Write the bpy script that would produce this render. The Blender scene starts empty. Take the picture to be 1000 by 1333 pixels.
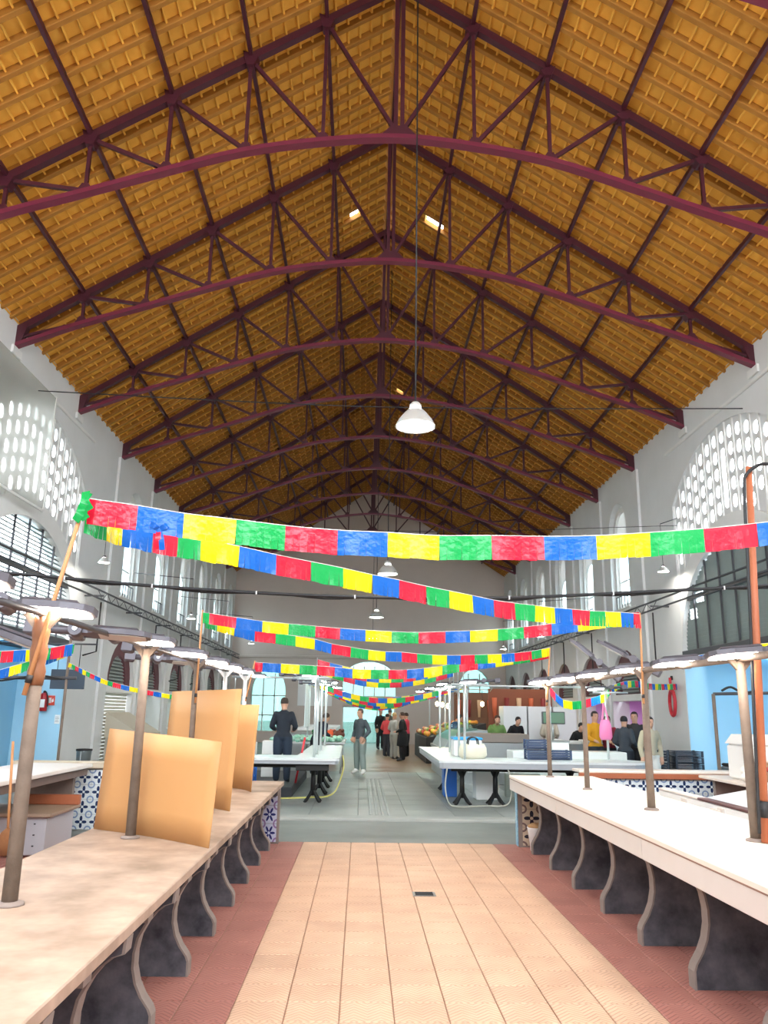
import bpy, bmesh, math, random
from mathutils import Vector, Matrix
from mathutils.geometry import tessellate_polygon
random.seed(7)
S = bpy.context.scene
COL = S.collection

# ------------------------------------------------------------------ camera, sky, exposure
F, CX, CY, H = 1040.0, 500.0, 666.5, 1.70
def _n(v): return v.normalized()
_y = _n(Vector((469 - CX, 925 - CY, F)))
_z = Vector((567 - CX, -3590 - CY, F)); _z = _n(_z - _y * _z.dot(_y))
_x = _y.cross(_z)
if _x.x < 0: _x = -_x
RW = Matrix((_x, _y, _z))                 # world = RW @ (right, down, forward)
cam_d = bpy.data.cameras.new('camera'); cam = bpy.data.objects.new('camera', cam_d); COL.objects.link(cam)
cam_d.sensor_fit = 'HORIZONTAL'; cam_d.sensor_width = 36.0; cam_d.lens = F / 1000.0 * 36.0
cam_d.clip_start = 0.05; cam_d.clip_end = 300
c_right = RW @ Vector((1, 0, 0)); c_up = RW @ Vector((0, -1, 0)); c_back = RW @ Vector((0, 0, -1))
cam.matrix_world = Matrix(((c_right.x, c_up.x, c_back.x, 0), (c_right.y, c_up.y, c_back.y, 0), (c_right.z, c_up.z, c_back.z, H), (0, 0, 0, 1)))
S.camera = cam
S.view_settings.view_transform = 'Standard'; S.view_settings.look = 'None'
S.view_settings.gamma = 1.0; S.view_settings.use_curve_mapping = False
S.view_settings.exposure = 0.0
W = bpy.data.worlds.new('sky'); S.world = W; W.use_nodes = True
LAMP, LAMP_C, PEND = 74.0, 105.0, 200.0      # brightness of the lamp faces
bgn = W.node_tree.nodes['Background']; bgn.inputs[0].default_value = (0.86, 0.93, 1.0, 1); bgn.inputs[1].default_value = 13.0

def P(px, py, Y):                          # a point seen at (px, py) of the 1000x1333 frame, Y metres into the hall
    d = RW @ Vector((px - CX, py - CY, F)); t = Y / d.y
    return Vector((d.x * t, Y, H + d.z * t))
def proj(p):
    c = RW.transposed() @ (Vector(p) - Vector((0, 0, H)))
    return (CX + F * c.x / c.z, CY + F * c.y / c.z, c.z) if c.z > 0.05 else (-9999, -9999, c.z)

# ------------------------------------------------------------------ materials
def lin(c):
    f = lambda u: u / 12.92 if u <= 0.04045 else ((u + 0.055) / 1.055) ** 2.4
    if isinstance(c, str): c = tuple(int(c[i:i + 2], 16) / 255 for i in (0, 2, 4))
    return tuple(f(u) for u in c) + (1.0,)
MATS = {}
class NT:
    def __init__(s, m): s.t = m.node_tree; s.n = s.t.nodes; s.l = s.t.links
    def add(s, typ, **kw):
        n = s.n.new(typ)
        for k, v in kw.items(): setattr(n, k, v)
        return n
    def math(s, op, a, b=None):
        n = s.n.new('ShaderNodeMath'); n.operation = op
        for i, v in enumerate((a, b)):
            if v is None: continue
            if isinstance(v, (int, float)): n.inputs[i].default_value = v
            else: s.l.new(v, n.inputs[i])
        return n.outputs[0]
    def mix(s, fac, a, b, mode='MIX'):
        n = s.n.new('ShaderNodeMix'); n.data_type = 'RGBA'; n.blend_type = mode
        if isinstance(fac, (int, float)): n.inputs[0].default_value = fac
        else: s.l.new(fac, n.inputs[0])
        for i, v in ((6, a), (7, b)):
            if isinstance(v, tuple): n.inputs[i].default_value = v
            else: s.l.new(v, n.inputs[i])
        return n.outputs[2]
    def noise(s, scale, detail=3, vec=None, rough=0.5):
        n = s.n.new('ShaderNodeTexNoise'); n.inputs['Scale'].default_value = scale; n.inputs['Detail'].default_value = detail
        n.inputs['Roughness'].default_value = rough
        if vec is not None: s.l.new(vec, n.inputs['Vector'])
        return n.outputs[0]
    def ramp(s, fac, a, b):
        n = s.n.new('ShaderNodeMapRange'); n.inputs[1].default_value = a; n.inputs[2].default_value = b
        s.l.new(fac, n.inputs[0]); return n.outputs[0]
    def pos(s): return s.n.new('ShaderNodeNewGeometry').outputs['Position']
    def obj(s): return s.n.new('ShaderNodeTexCoord').outputs['Object']
    def rnd(s): return s.n.new('ShaderNodeObjectInfo').outputs['Random']
    def bump(s, h, strength=0.3, dist=0.01):
        n = s.n.new('ShaderNodeBump'); n.inputs['Strength'].default_value = strength; n.inputs['Distance'].default_value = dist
        s.l.new(h, n.inputs['Height']); return n.outputs[0]
def mat(name, col, rough=0.6, metal=0.0, col2=None, scale=3.0, amount=0.5, bump=0.0, bscale=40.0, rnd=0.0, emit=None, estr=0.0, spec=None, coat=0.0):
    if name in MATS: return MATS[name]
    m = bpy.data.materials.new(name); m.use_nodes = True; t = NT(m); b = t.n['Principled BSDF']
    c = lin(col); b.inputs['Base Color'].default_value = c
    b.inputs['Roughness'].default_value = rough; b.inputs['Metallic'].default_value = metal
    if spec is not None: b.inputs['Specular IOR Level'].default_value = spec
    if coat: b.inputs['Coat Weight'].default_value = coat; b.inputs['Coat Roughness'].default_value = 0.1
    out = c
    if col2 is not None:
        f = t.ramp(t.noise(scale, 4, t.pos(), 0.6), 0.5 - 0.25 / max(amount, .05), 0.5 + 0.25 / max(amount, .05))
        out = t.mix(f, c, lin(col2))
    if rnd:
        hs = t.add('ShaderNodeHueSaturation'); r = t.rnd()
        v = t.math('MULTIPLY_ADD', r, 2 * rnd); v.node.inputs[2].default_value = 1 - rnd
        t.l.new(v, hs.inputs['Value'])
        if isinstance(out, tuple): hs.inputs['Color'].default_value = out
        else: t.l.new(out, hs.inputs['Color'])
        out = hs.outputs[0]
    if not isinstance(out, tuple): t.l.new(out, b.inputs['Base Color'])
    if bump: t.l.new(t.bump(t.noise(bscale, 3, t.pos()), bump, 0.01), b.inputs['Normal'])
    if emit: b.inputs['Emission Color'].default_value = lin(emit); b.inputs['Emission Strength'].default_value = estr
    MATS[name] = m; return m

M = {}
M['plaster'] = mat('white_plaster', 'dcdcda', 0.85, col2='c9c9c6', scale=0.9, amount=0.5, bump=0.12, bscale=14)
M['plaster_trim'] = mat('white_trim', 'e4e3df', 0.8, col2='d2d1cc', scale=2, bump=0.1)
M['taupe'] = mat('taupe_plaster', 'cdbfb5', 0.85, col2='bfb0a6', scale=0.5, amount=0.6, bump=0.1, bscale=10)
M['steel'] = mat('maroon_steel', '4a1524', 0.45, 0.0, col2='3a0f1b', scale=5, amount=0.6, bump=0.05)
M['roof'] = mat('ochre_roof', 'dfa640', 0.75, col2='cf9430', scale=4, amount=0.7, bump=0.15, bscale=30, rnd=0.10)
M['rafter'] = mat('shaded_ochre_rafter', 'a87022', 0.75, col2='92601a', scale=5, amount=0.7, bump=0.15, rnd=0.06)  # browner than the bricks: shade between the roof rows put into the colour
M['grout'] = mat('grout', 'b28f78', 0.9, col2='a07e69', scale=6, bump=0.2)
M['concrete'] = mat('grey_concrete', '7f827e', 0.55, col2='5f6461', scale=1.1, amount=0.8, bump=0.12, bscale=25)
M['slab'] = mat('grey_slab', '8f938e', 0.42, col2='767b77', scale=1.4, amount=0.7, bump=0.08, bscale=20, rnd=0.05)
M['kerb'] = mat('pale_kerb', 'a3a59f', 0.6, col2='8b8f8a', scale=3, bump=0.1)
M['warmfloor'] = mat('brown_floor', '957c64', 0.35, col2='7f6954', scale=1.2, bump=0.05, rnd=0.05)
M['blue'] = mat('pale_blue_paint', 'a9d3e6', 0.6, col2='9dc9de', scale=1, bump=0.05)
M['blue2'] = mat('deeper_blue_paint', '8fbfd8', 0.6, col2='86b6cf', scale=1, bump=0.05)
M['darkgrey'] = mat('dark_grey_metal', '4a4a4e', 0.5, 0.3)
M['louver'] = mat('grey_louver_paint', '8a9490', 0.6, col2='7b8581', scale=3)
M['cable'] = mat('black_cable', '17171a', 0.6)
M['maroon'] = mat('maroon_paint', '5d2a31', 0.6, col2='4e2229', scale=2)
M['glass'] = None
def glassmat(name, tint='e8f4f6', rough=0.0):
    m = bpy.data.materials.new(name); m.use_nodes = True; t = NT(m)
    for n in list(t.n):
        if n.type == 'BSDF_PRINCIPLED': t.n.remove(n)
    out = t.n['Material Output']
    tr = t.add('ShaderNodeBsdfTransparent'); tr.inputs[0].default_value = lin(tint)
    gl = t.add('ShaderNodeBsdfGlossy'); gl.inputs['Roughness'].default_value = 0.05
    mx = t.add('ShaderNodeMixShader'); mx.inputs[0].default_value = 0.07
    t.l.new(tr.outputs[0], mx.inputs[1]); t.l.new(gl.outputs[0], mx.inputs[2])
    t.l.new(mx.outputs[0], out.inputs[0]); return m
M['glass'] = glassmat('window_glass')
M['tintglass'] = glassmat('tinted_gable_glass', '8ca29e')
M['greenglass'] = glassmat('greenish_glass', 'dcf4ee')

M['roofdark'] = mat('dark_roof_sheet', '4b5a68', 0.5)
def translucent(name, col, mixf=0.6):
    m = bpy.data.materials.new(name); m.use_nodes = True; t = NT(m); t.n.remove(t.n['Principled BSDF'])
    d = t.add('ShaderNodeBsdfDiffuse'); d.inputs[0].default_value = lin(col); tl = t.add('ShaderNodeBsdfTranslucent'); tl.inputs[0].default_value = lin(col)
    mx = t.add('ShaderNodeMixShader'); mx.inputs[0].default_value = mixf
    t.l.new(d.outputs[0], mx.inputs[1]); t.l.new(tl.outputs[0], mx.inputs[2]); t.l.new(mx.outputs[0], t.n['Material Output'].inputs[0]); return m, t, mx
M['roofblue'] = translucent('blue_roof_sheet', 'bfe2f2', 0.65)[0]
def frostmat():
    m, t, mx = translucent('frosted_plastic', 'dddcd8', 0.6)
    rf = t.add('ShaderNodeBsdfRefraction'); rf.inputs['Roughness'].default_value = 0.2; rf.inputs['IOR'].default_value = 1.02; rf.inputs[0].default_value = lin('e8e8e4')
    m2 = t.add('ShaderNodeMixShader'); m2.inputs[0].default_value = 0.65
    t.l.new(mx.outputs[0], m2.inputs[1]); t.l.new(rf.outputs[0], m2.inputs[2]); t.l.new(m2.outputs[0], t.n['Material Output'].inputs[0]); return m
M['frost'] = frostmat()
M['niche_back'] = translucent('added_translucent_back', 'e6e6e4', 0.25)[0]  # niche backs made translucent, added to pass more daylight into the hall

# floor tiles: zigzag grooves cut in fine relief
def tilemat(name, c1, c2):
    m = bpy.data.materials.new(name); m.use_nodes = True; t = NT(m); b = t.n['Principled BSDF']
    sx = t.add('ShaderNodeSeparateXYZ'); t.l.new(t.obj(), sx.inputs[0])
    tri = t.math('PINGPONG', t.math('ADD', sx.outputs[0], 10.0), 0.0788)
    ph = t.math('ADD', sx.outputs[1], tri)
    g = t.math('SINE', t.math('MULTIPLY', ph, 2 * math.pi / 0.042))
    groove = t.ramp(g, -1.0, -0.35)
    f = t.ramp(t.noise(2.2, 4, t.pos(), 0.6), 0.3, 0.7)
    col = t.mix(f, lin(c1), lin(c2))
    hs = t.add('ShaderNodeHueSaturation'); v = t.math('MULTIPLY_ADD', t.rnd(), 0.10); v.node.inputs[2].default_value = 0.95
    t.l.new(v, hs.inputs['Value']); t.l.new(col, hs.inputs['Color'])
    groove_tone = t.math('MULTIPLY_ADD', groove, 0.34); groove_tone.node.inputs[2].default_value = 0.66  # colour darker along the grooves
    hs2 = t.add('ShaderNodeHueSaturation'); t.l.new(groove_tone, hs2.inputs['Value']); t.l.new(hs.outputs[0], hs2.inputs['Color'])
    t.l.new(hs2.outputs[0], b.inputs['Base Color']); b.inputs['Roughness'].default_value = 0.6
    t.l.new(t.bump(groove, 0.6, 0.004), b.inputs['Normal']); return m
M['tile_beige'] = tilemat('beige_clay_tile', 'cfab90', 'bd997f')
M['tile_red'] = tilemat('red_clay_tile', 'ad7468', '9c645a')

# glazed tile with an eight-petal flower
def flowermat(name, bg, c1, c2, k=4.0):
    m = bpy.data.materials.new(name); m.use_nodes = True; t = NT(m); b = t.n['Principled BSDF']
    sx = t.add('ShaderNodeSeparateXYZ'); t.l.new(t.obj(), sx.inputs[0])
    x = t.math('DIVIDE', sx.outputs[0], 0.1); z = t.math('DIVIDE', sx.outputs[2], 0.1)
    r = t.math('SQRT', t.math('ADD', t.math('MULTIPLY', x, x), t.math('MULTIPLY', z, z)))
    th = t.math('ARCTAN2', z, x)
    cs = t.math('COSINE', t.math('MULTIPLY', th, k))
    pet = t.math('LESS_THAN', r, t.math('ADD', 0.52, t.math('MULTIPLY', cs, 0.30)))
    core = t.math('LESS_THAN', r, 0.17)
    ax = t.math('SUBTRACT', t.math('ABSOLUTE', x), 1.0); az = t.math('SUBTRACT', t.math('ABSOLUTE', z), 1.0)
    rc = t.math('SQRT', t.math('ADD', t.math('MULTIPLY', ax, ax), t.math('MULTIPLY', az, az)))
    ring = t.math('LESS_THAN', t.math('ABSOLUTE', t.math('SUBTRACT', rc, 0.42)), 0.10)
    col = t.mix(ring, lin(bg), lin(c2)); col = t.mix(pet, col, lin(c1)); col = t.mix(core, col, lin(bg))
    t.l.new(col, b.inputs['Base Color']); b.inputs['Roughness'].default_value = 0.15; return m
M['flower'] = flowermat('blue_flower_tile', 'd5dde0', '26365a', '7f93b5')
M['flower2'] = flowermat('dark_flower_tile', 'b9a894', '2b2a35', '6d5a58')
M['flower3'] = flowermat('violet_flower_tile', 'b8bcd0', '2a2f66', '8a6f9a', 6.0)

# ------------------------------------------------------------------ mesh building
class MB:
    def __init__(s): s.v = []; s.f = []; s.m = []; s.sm = []
    def _add(s, vs, fs, mi=0, smooth=False):
        o = len(s.v); s.v += [tuple(v) for v in vs]
        for f in fs: s.f.append(tuple(i + o for i in f)); s.m.append(mi); s.sm.append(smooth)
        return s
    def box(s, x0, x1, y0, y1, z0, z1, mi=0):
        return s._add([(x0, y0, z0), (x1, y0, z0), (x1, y1, z0), (x0, y1, z0), (x0, y0, z1), (x1, y0, z1), (x1, y1, z1), (x0, y1, z1)],
                      [(0, 3, 2, 1), (4, 5, 6, 7), (0, 1, 5, 4), (1, 2, 6, 5), (2, 3, 7, 6), (3, 0, 4, 7)], mi)
    def bbox(s, x0, x1, y0, y1, z0, z1, b=0.01, mi=0):      # box with chamfered edges all round the top and bottom outline
        b = min(b, (x1 - x0) / 2.01, (y1 - y0) / 2.01, (z1 - z0) / 2.01)
        def ring(i, z): return [(x0 + i, y0 + i, z), (x1 - i, y0 + i, z), (x1 - i, y1 - i, z), (x0 + i, y1 - i, z)]
        vs = ring(b, z0) + ring(0, z0 + b) + ring(0, z1 - b) + ring(b, z1); fs = [(3, 2, 1, 0), (12, 13, 14, 15)]
        for k in range(3):
            for i in range(4): j = (i + 1) % 4; fs.append((k * 4 + i, k * 4 + j, k * 4 + 4 + j, k * 4 + 4 + i))
        return s._add(vs, fs, mi)
    def beam(s, p0, p1, w, h, up=(0, 0, 1), mi=0):
        p0 = Vector(p0); p1 = Vector(p1); d = (p1 - p0).normalized(); u = Vector(up)
        if abs(d.dot(u)) > 0.98: u = Vector((0, 1, 0))
        sd = d.cross(u).normalized(); u = sd.cross(d).normalized()
        vs = []
        for p in (p0, p1):
            for a, b in ((-1, -1), (1, -1), (1, 1), (-1, 1)): vs.append(p + sd * (a * w / 2) + u * (b * h / 2))
        return s._add(vs, [(0, 1, 2, 3), (7, 6, 5, 4), (0, 4, 5, 1), (1, 5, 6, 2), (2, 6, 7, 3), (3, 7, 4, 0)], mi)
    def sweep(s, pts, w, h, up=(0, 0, 1), mi=0):
        pts = [Vector(p) for p in pts]; vs = []; n = len(pts)
        for i, p in enumerate(pts):
            d = (pts[min(i + 1, n - 1)] - pts[max(i - 1, 0)]).normalized(); sd = d.cross(Vector(up)).normalized(); u = sd.cross(d).normalized()
            for a, b in ((-1, -1), (1, -1), (1, 1), (-1, 1)): vs.append(p + sd * (a * w / 2) + u * (b * h / 2))
        fs = [(0, 1, 2, 3), tuple(4 * (n - 1) + k for k in (3, 2, 1, 0))]
        for i in range(n - 1):
            for k in range(4): j = (k + 1) % 4; fs.append((4 * i + k, 4 * i + 4 + k, 4 * i + 4 + j, 4 * i + j))
        return s._add(vs, fs, mi)
    def tube(s, pts, r, n=8, mi=0, smooth=True, cap=True):
        pts = [Vector(p) for p in pts]; k = len(pts); rs = r if isinstance(r, (list, tuple)) else [r] * k
        vs = []; prev = None
        for i, p in enumerate(pts):
            d = (pts[min(i + 1, k - 1)] - pts[max(i - 1, 0)]).normalized()
            if prev is None: a = d.cross(Vector((0, 0, 1))) if abs(d.z) < 0.95 else d.cross(Vector((0, 1, 0)))
            else: a = prev - d * prev.dot(d)
            a.normalize(); prev = a; b = d.cross(a)
            for j in range(n): t = 2 * math.pi * j / n; vs.append(p + (a * math.cos(t) + b * math.sin(t)) * rs[i])
        fs = []
        for i in range(k - 1):
            for j in range(n): q = (j + 1) % n; fs.append((i * n + j, i * n + q, i * n + n + q, i * n + n + j))
        s._add(vs, fs, mi, smooth)
        if cap:
            o = len(s.v) - len(vs)
            s.f.append(tuple(o + j for j in reversed(range(n)))); s.m.append(mi); s.sm.append(False)
            s.f.append(tuple(o + (k - 1) * n + j for j in range(n))); s.m.append(mi); s.sm.append(False)
        return s
    def lathe(s, prof, c=(0, 0, 0), n=16, mi=0, smooth=True, sx=1.0, sy=1.0, cap=True):
        c = Vector(c); vs = []
        for r, z in prof:
            for j in range(n): t = 2 * math.pi * j / n; vs.append(c + Vector((r * math.cos(t) * sx, r * math.sin(t) * sy, z)))
        fs = []
        for i in range(len(prof) - 1):
            for j in range(n): q = (j + 1) % n; fs.append((i * n + j, i * n + q, i * n + n + q, i * n + n + j))
        s._add(vs, fs, mi, smooth); o = len(s.v) - len(vs)
        if cap and prof[0][0] > 1e-4: s.f.append(tuple(o + j for j in reversed(range(n)))); s.m.append(mi); s.sm.append(False)
        if cap and prof[-1][0] > 1e-4: s.f.append(tuple(o + (len(prof) - 1) * n + j for j in range(n))); s.m.append(mi); s.sm.append(False)
        return s
    def plate(s, outline, holes, fn, t0, t1, mi=0):          # flat slab with holes; fn(a, b, t) -> xyz
        loops = [outline] + list(holes)
        tris = tessellate_polygon([[Vector((a, b, 0)) for a, b in lp] for lp in loops])
        flat = [q for lp in loops for q in lp]; n = len(flat)
        vs = [fn(a, b, t0) for a, b in flat] + [fn(a, b, t1) for a, b in flat]
        fs = []
        for tr in tris: fs.append(tuple(tr)); fs.append(tuple(i + n for i in reversed(tr)))
        o = 0
        for lp in loops:
            k = len(lp)
            for i in range(k): j = (i + 1) % k; fs.append((o + i, o + j, o + j + n, o + i + n))
            o += k
        return s._add(vs, fs, mi)
    def ell(s, c, rx, ry, rz, n=10, m=7, mi=0):
        prof = [(math.sin(math.pi * i / m), -math.cos(math.pi * i / m)) for i in range(m + 1)]
        vs = []; c = Vector(c)
        for r, z in prof:
            for j in range(n): t = 2 * math.pi * j / n; vs.append(c + Vector((r * math.cos(t) * rx, r * math.sin(t) * ry, z * rz)))
        fs = [(i * n + j, i * n + (j + 1) % n, i * n + n + (j + 1) % n, i * n + n + j) for i in range(m) for j in range(n)]
        return s._add(vs, fs, mi, True)
    def mesh(s, name):
        me = bpy.data.meshes.new(name); me.from_pydata(s.v, [], s.f)
        me.polygons.foreach_set('material_index', s.m); me.polygons.foreach_set('use_smooth', s.sm)
        bm = bmesh.new(); bm.from_mesh(me); bmesh.ops.remove_doubles(bm, verts=bm.verts, dist=1e-5)
        bmesh.ops.recalc_face_normals(bm, faces=bm.faces); bm.to_mesh(me); bm.free(); return me
    def build(s, name, mats, parent=None, local=False, **kw):
        return mkobj(name, s.mesh(name), mats, parent, local, **kw)

def mkobj(name, me, mats, parent=None, local=False, loc=None, label=None, kind=None):
    if mats is not None and not len(me.materials):
        for m in (mats if isinstance(mats, (list, tuple)) else [mats]): me.materials.append(m)
    o = bpy.data.objects.new(name, me); COL.objects.link(o)
    if loc is not None: o.location = loc
    if parent is not None:
        o.parent = parent
        if not local: o.matrix_parent_inverse = pinv(parent)
    if label: o['label'] = label
    if kind: o['kind'] = kind
    return o
def wmat(o):
    m = Matrix.LocRotScale(o.location, o.rotation_euler, o.scale)
    return wmat(o.parent) @ o.matrix_parent_inverse @ m if o.parent else m
def pinv(p): return wmat(p).inverted()
def tag(o, label, cat, group=None):
    o['label'] = label; o['category'] = cat
    if group: o['group'] = group
    return o
def thing(name, label, cat, loc=(0, 0, 0), rz=0.0, group=None):
    o = bpy.data.objects.new(name, None); COL.objects.link(o); o.location = loc; o.rotation_euler = (0, 0, rz); o.empty_display_size = 0.1
    return tag(o, label, cat, group)
def dup(root, loc=None, rz=None, label=None, scale=None):
    r = root.copy(); COL.objects.link(r)
    if loc is not None: r.location = loc
    if rz is not None: r.rotation_euler = (0, 0, rz)
    if scale is not None: r.scale = (scale,) * 3
    if label: r['label'] = label
    for ch in KIDS(root):
        c = ch.copy(); COL.objects.link(c); c.parent = r
        for g in KIDS(ch):
            d = g.copy(); COL.objects.link(d); d.parent = c
    return r
def KIDS(o): return [c for c in COL.objects if c.parent is o]
def struct(o): o['kind'] = 'structure'; return o
def lerp(a, b, t): return a + (b - a) * t
ORD = ['first', 'second', 'third', 'fourth', 'fifth', 'sixth', 'seventh', 'eighth', 'ninth', 'tenth', 'eleventh', 'twelfth', 'thirteenth', 'fourteenth', 'fifteenth', 'sixteenth']

# ------------------------------------------------------------------ the hall: measures
XL, XR, XRID = -6.88, 7.72, 0.42
BAY, Y_END, Y_START = 3.6, 43.2, -6.0
YRF = -3.0                                   # unseen start of the roof, left open behind it to let daylight in
ZR, SL = 13.65, 0.655                      # ridge height and slope of the top chords
TY = [7.38 + BAY * i for i in range(10)]
def ztop(u): return ZR - SL * abs(u)

# floor ----------------------------------------------------------
fl = struct(MB().box(-11.5, 12.0, -6, 11.36, -0.12, -0.012).build('floor', M['grout']))
bb = MB().bbox(-0.1545, 0.1545, -0.1572, 0.1572, -0.01, 0.0, 0.004).mesh('floor_tile'); bb.materials.append(M['tile_beige'])
rr = bb.copy(); rr.materials.clear(); rr.materials.append(M['tile_red'])
tx0, ty0 = -0.713, 11.36 - 0.1575
for c in range(-3, 11):
    for r in range(21):
        x = tx0 + (c + 0.5) * 0.315; yy = ty0 - r * 0.315
        if 3 <= c <= 4 and False: continue
        mkobj('floor_tile', bb if 0 <= c < 8 else rr, None, fl, loc=(x, yy, 0))
m = MB()
for c in range(-16, 26):
    for r in range(0, 30):
        if -3 <= c < 11 and r < 21: continue
        x = tx0 + (c + 0.5) * 0.315; yy = ty0 - r * 0.315
        m.bbox(x - .1545, x + .1545, yy - .1565, yy + .1565, -0.01, 0.0, 0.004)
m.build('floor_tile', M['tile_red'], fl, kind='stuff')
fc = struct(MB().box(-11.5, 12, 11.36, 13.45, -0.2, 0.0).build('floor_concrete', M['concrete']))
kb = struct(MB().bbox(-11.5, 12, 13.45, 13.85, -0.2, 0.045, 0.02).build('floor_kerb', M['kerb']))
fs_ = struct(MB().box(-11.5, 12, 13.85, 46, -0.2, 0.03).build('floor_slab', M['concrete']))
for r in range(12):
    y0 = 13.85 + r * 0.8
    for c in range(6):
        x0 = -1.6 + c * 0.8
        MB().bbox(x0 + .004, x0 + .796, y0 + .004, y0 + .796, 0.03, 0.042, 0.004).build('paving_slab', M['slab'], fs_)
m = MB()
for r in range(9):                                     # tactile strip with round studs
    y0 = 13.87 + r * 0.8
    x0 = 0.16
    for i in range(4):
        for j in range(8):
            m.lathe([(0.03, 0.042), (0.022, 0.052), (0.0, 0.052)], (x0 + .05 + i * .1, y0 + .05 + j * .1, 0), 8)
m.build('tactile_studs', M['kerb'], fs_, kind='stuff')
for r in range(22):
    y0 = 23.45 + r * 0.9
    MB().bbox(-1.6, 3.2, y0 + .004, y0 + .896, 0.03, 0.041, 0.004).build('paving_slab', M['warmfloor'], fs_)
# drain cover in the tiled aisle
d = thing('drain_cover', 'small square grey metal drain cover set in the beige aisle tiles', 'drain cover', (0.65, 8.3, 0))
MB().bbox(0.54, 0.76, 8.21, 8.39, 0.0, 0.006, 0.002).build('frame', mat('drain_steel', '8f8f8c', 0.4, 0.7), d)
for k in range(5):
    MB().box(0.565, 0.735, 8.228 + k * .031, 8.245 + k * .031, 0.006, 0.009).build('slot', M['cable'], d)

# ceiling --------------------------------------------------------
nrm = Vector((0, 0, 1))
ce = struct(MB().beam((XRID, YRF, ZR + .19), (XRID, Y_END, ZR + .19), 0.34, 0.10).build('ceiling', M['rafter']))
ULEN = 7.62
ang = math.atan(SL)
RS = 0.40
nraf = int((Y_END - YRF) / RS) + 3
def roofmat(side, y, u, dz):                       # local x runs down the slope, z is square to it
    d = Vector((side * math.cos(ang), 0, -math.sin(ang))); n = Vector((side * math.sin(ang), 0, math.cos(ang))); yv = n.cross(d)
    o = Vector((XRID, y, ZR)) + d * u + Vector((0, 0, dz))
    return Matrix(((d.x, yv.x, n.x, o.x), (d.y, yv.y, n.y, o.y), (d.z, yv.z, n.z, o.z), (0, 0, 0, 1)))
LS = ULEN / math.cos(ang)
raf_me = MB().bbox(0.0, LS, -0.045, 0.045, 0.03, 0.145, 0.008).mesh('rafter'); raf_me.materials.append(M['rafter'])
for sd in (-1, 1):
    for i in range(nraf):
        o = mkobj('rafter', raf_me, None, ce, local=True); o.matrix_local = roofmat(sd, YRF + i * RS, 0.05, 0.0)
# bricks
NB = 38; BL = LS / NB
bm_ = MB(); bm_.box(-.004, BL + .004, -0.204, 0.204, 0.138, 0.17); bm_.bbox(BL - .034, BL, -0.165, 0.165, 0.075, 0.142, 0.006)
br_me = bm_.mesh('roof_brick'); br_me.materials.append(M['roof'])
gaps = set()
cand = []
for sd in (-1, 1):
    for i in range(nraf - 1):
        y = YRF + (i + .5) * RS
        for k in range(NB):
            mt = roofmat(sd, y, 0.05 + k * BL, random.uniform(-.003, .003)); c = mt @ Vector((BL / 2, 0, .1))
            px, py, dz = proj(c)
            vis = -10 < px < 1010 and -10 < py < 760
            cand.append((c.y ** 2 + (c.z - H) ** 2 + c.x ** 2 if vis else 1e9, mt, (px, py)))
cand.sort(key=lambda q: q[0])
def in_gap(p): return (441 < p[0] < 466 and 271 < p[1] < 282) or (556 < p[0] < 576 and 282 < p[1] < 294) or (516 < p[0] < 528 and 505 < p[1] < 512)
rest = MB(); cnt = 0
for q, mt, pp in cand:
    if in_gap(pp): continue
    if cnt < 300 and q < 1e8:
        o = mkobj('roof_brick', br_me, None, ce, local=True); o.matrix_local = mt; cnt += 1
    else:
        rest._add([mt @ v.co for v in br_me.vertices], [tuple(p.vertices) for p in br_me.polygons])
me = bpy.data.meshes.new('roof_bricks'); me.from_pydata(rest.v, [], rest.f)
mkobj('roof_brick', me, M['roof'], ce, kind='stuff')
# purlins: one to each row of truss nodes
PU = 7.3 / 6
for k in range(-6, 7):
    u = k * PU
    if abs(k) == 6: continue
    z = ztop(u) + (0.02 if k else 0.12)
    MB().beam((XRID + u, YRF, z), (XRID + u, Y_END, z), 0.06, 0.09).build('purlin', M['steel'], ce)

# trusses ---------------------------------------------------------
zb = [10.61, 10.50, 10.27, 9.87, 9.44, 9.02, 8.52]
def zbot(u):
    u = abs(u) / PU; i = min(int(u), 5); t = u - i
    p = [zb[abs(i - 1)], zb[i], zb[i + 1], zb[min(i + 2, 6)] if i < 5 else 2 * zb[6] - zb[5]]
    return 0.5 * (2 * p[1] + (-p[0] + p[2]) * t + (2 * p[0] - 5 * p[1] + 4 * p[2] - p[3]) * t * t + (-p[0] + 3 * p[1] - 3 * p[2] + p[3]) * t ** 3)
tr = thing('roof_truss', 'x', 'roof truss', (XRID, TY[0], 0), 0, 'maroon steel roof trusses')
st = M['steel']
for s in (-1, 1):
    m = MB(); m.beam((0, 0, ZR - .02), (s * 7.3, 0, ztop(7.3) - .02), 0.12, 0.13)
    m.build('top_chord', st, tr, local=True)
m = MB(); m.sweep([(u, 0, zbot(u)) for u in [-7.3 + 14.6 * i / 48 for i in range(49)]], 0.15, 0.075)
m.build('bottom_chord', mat('violet_maroon_steel', '6c2539', 0.35, 0.1), tr, local=True)
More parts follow.
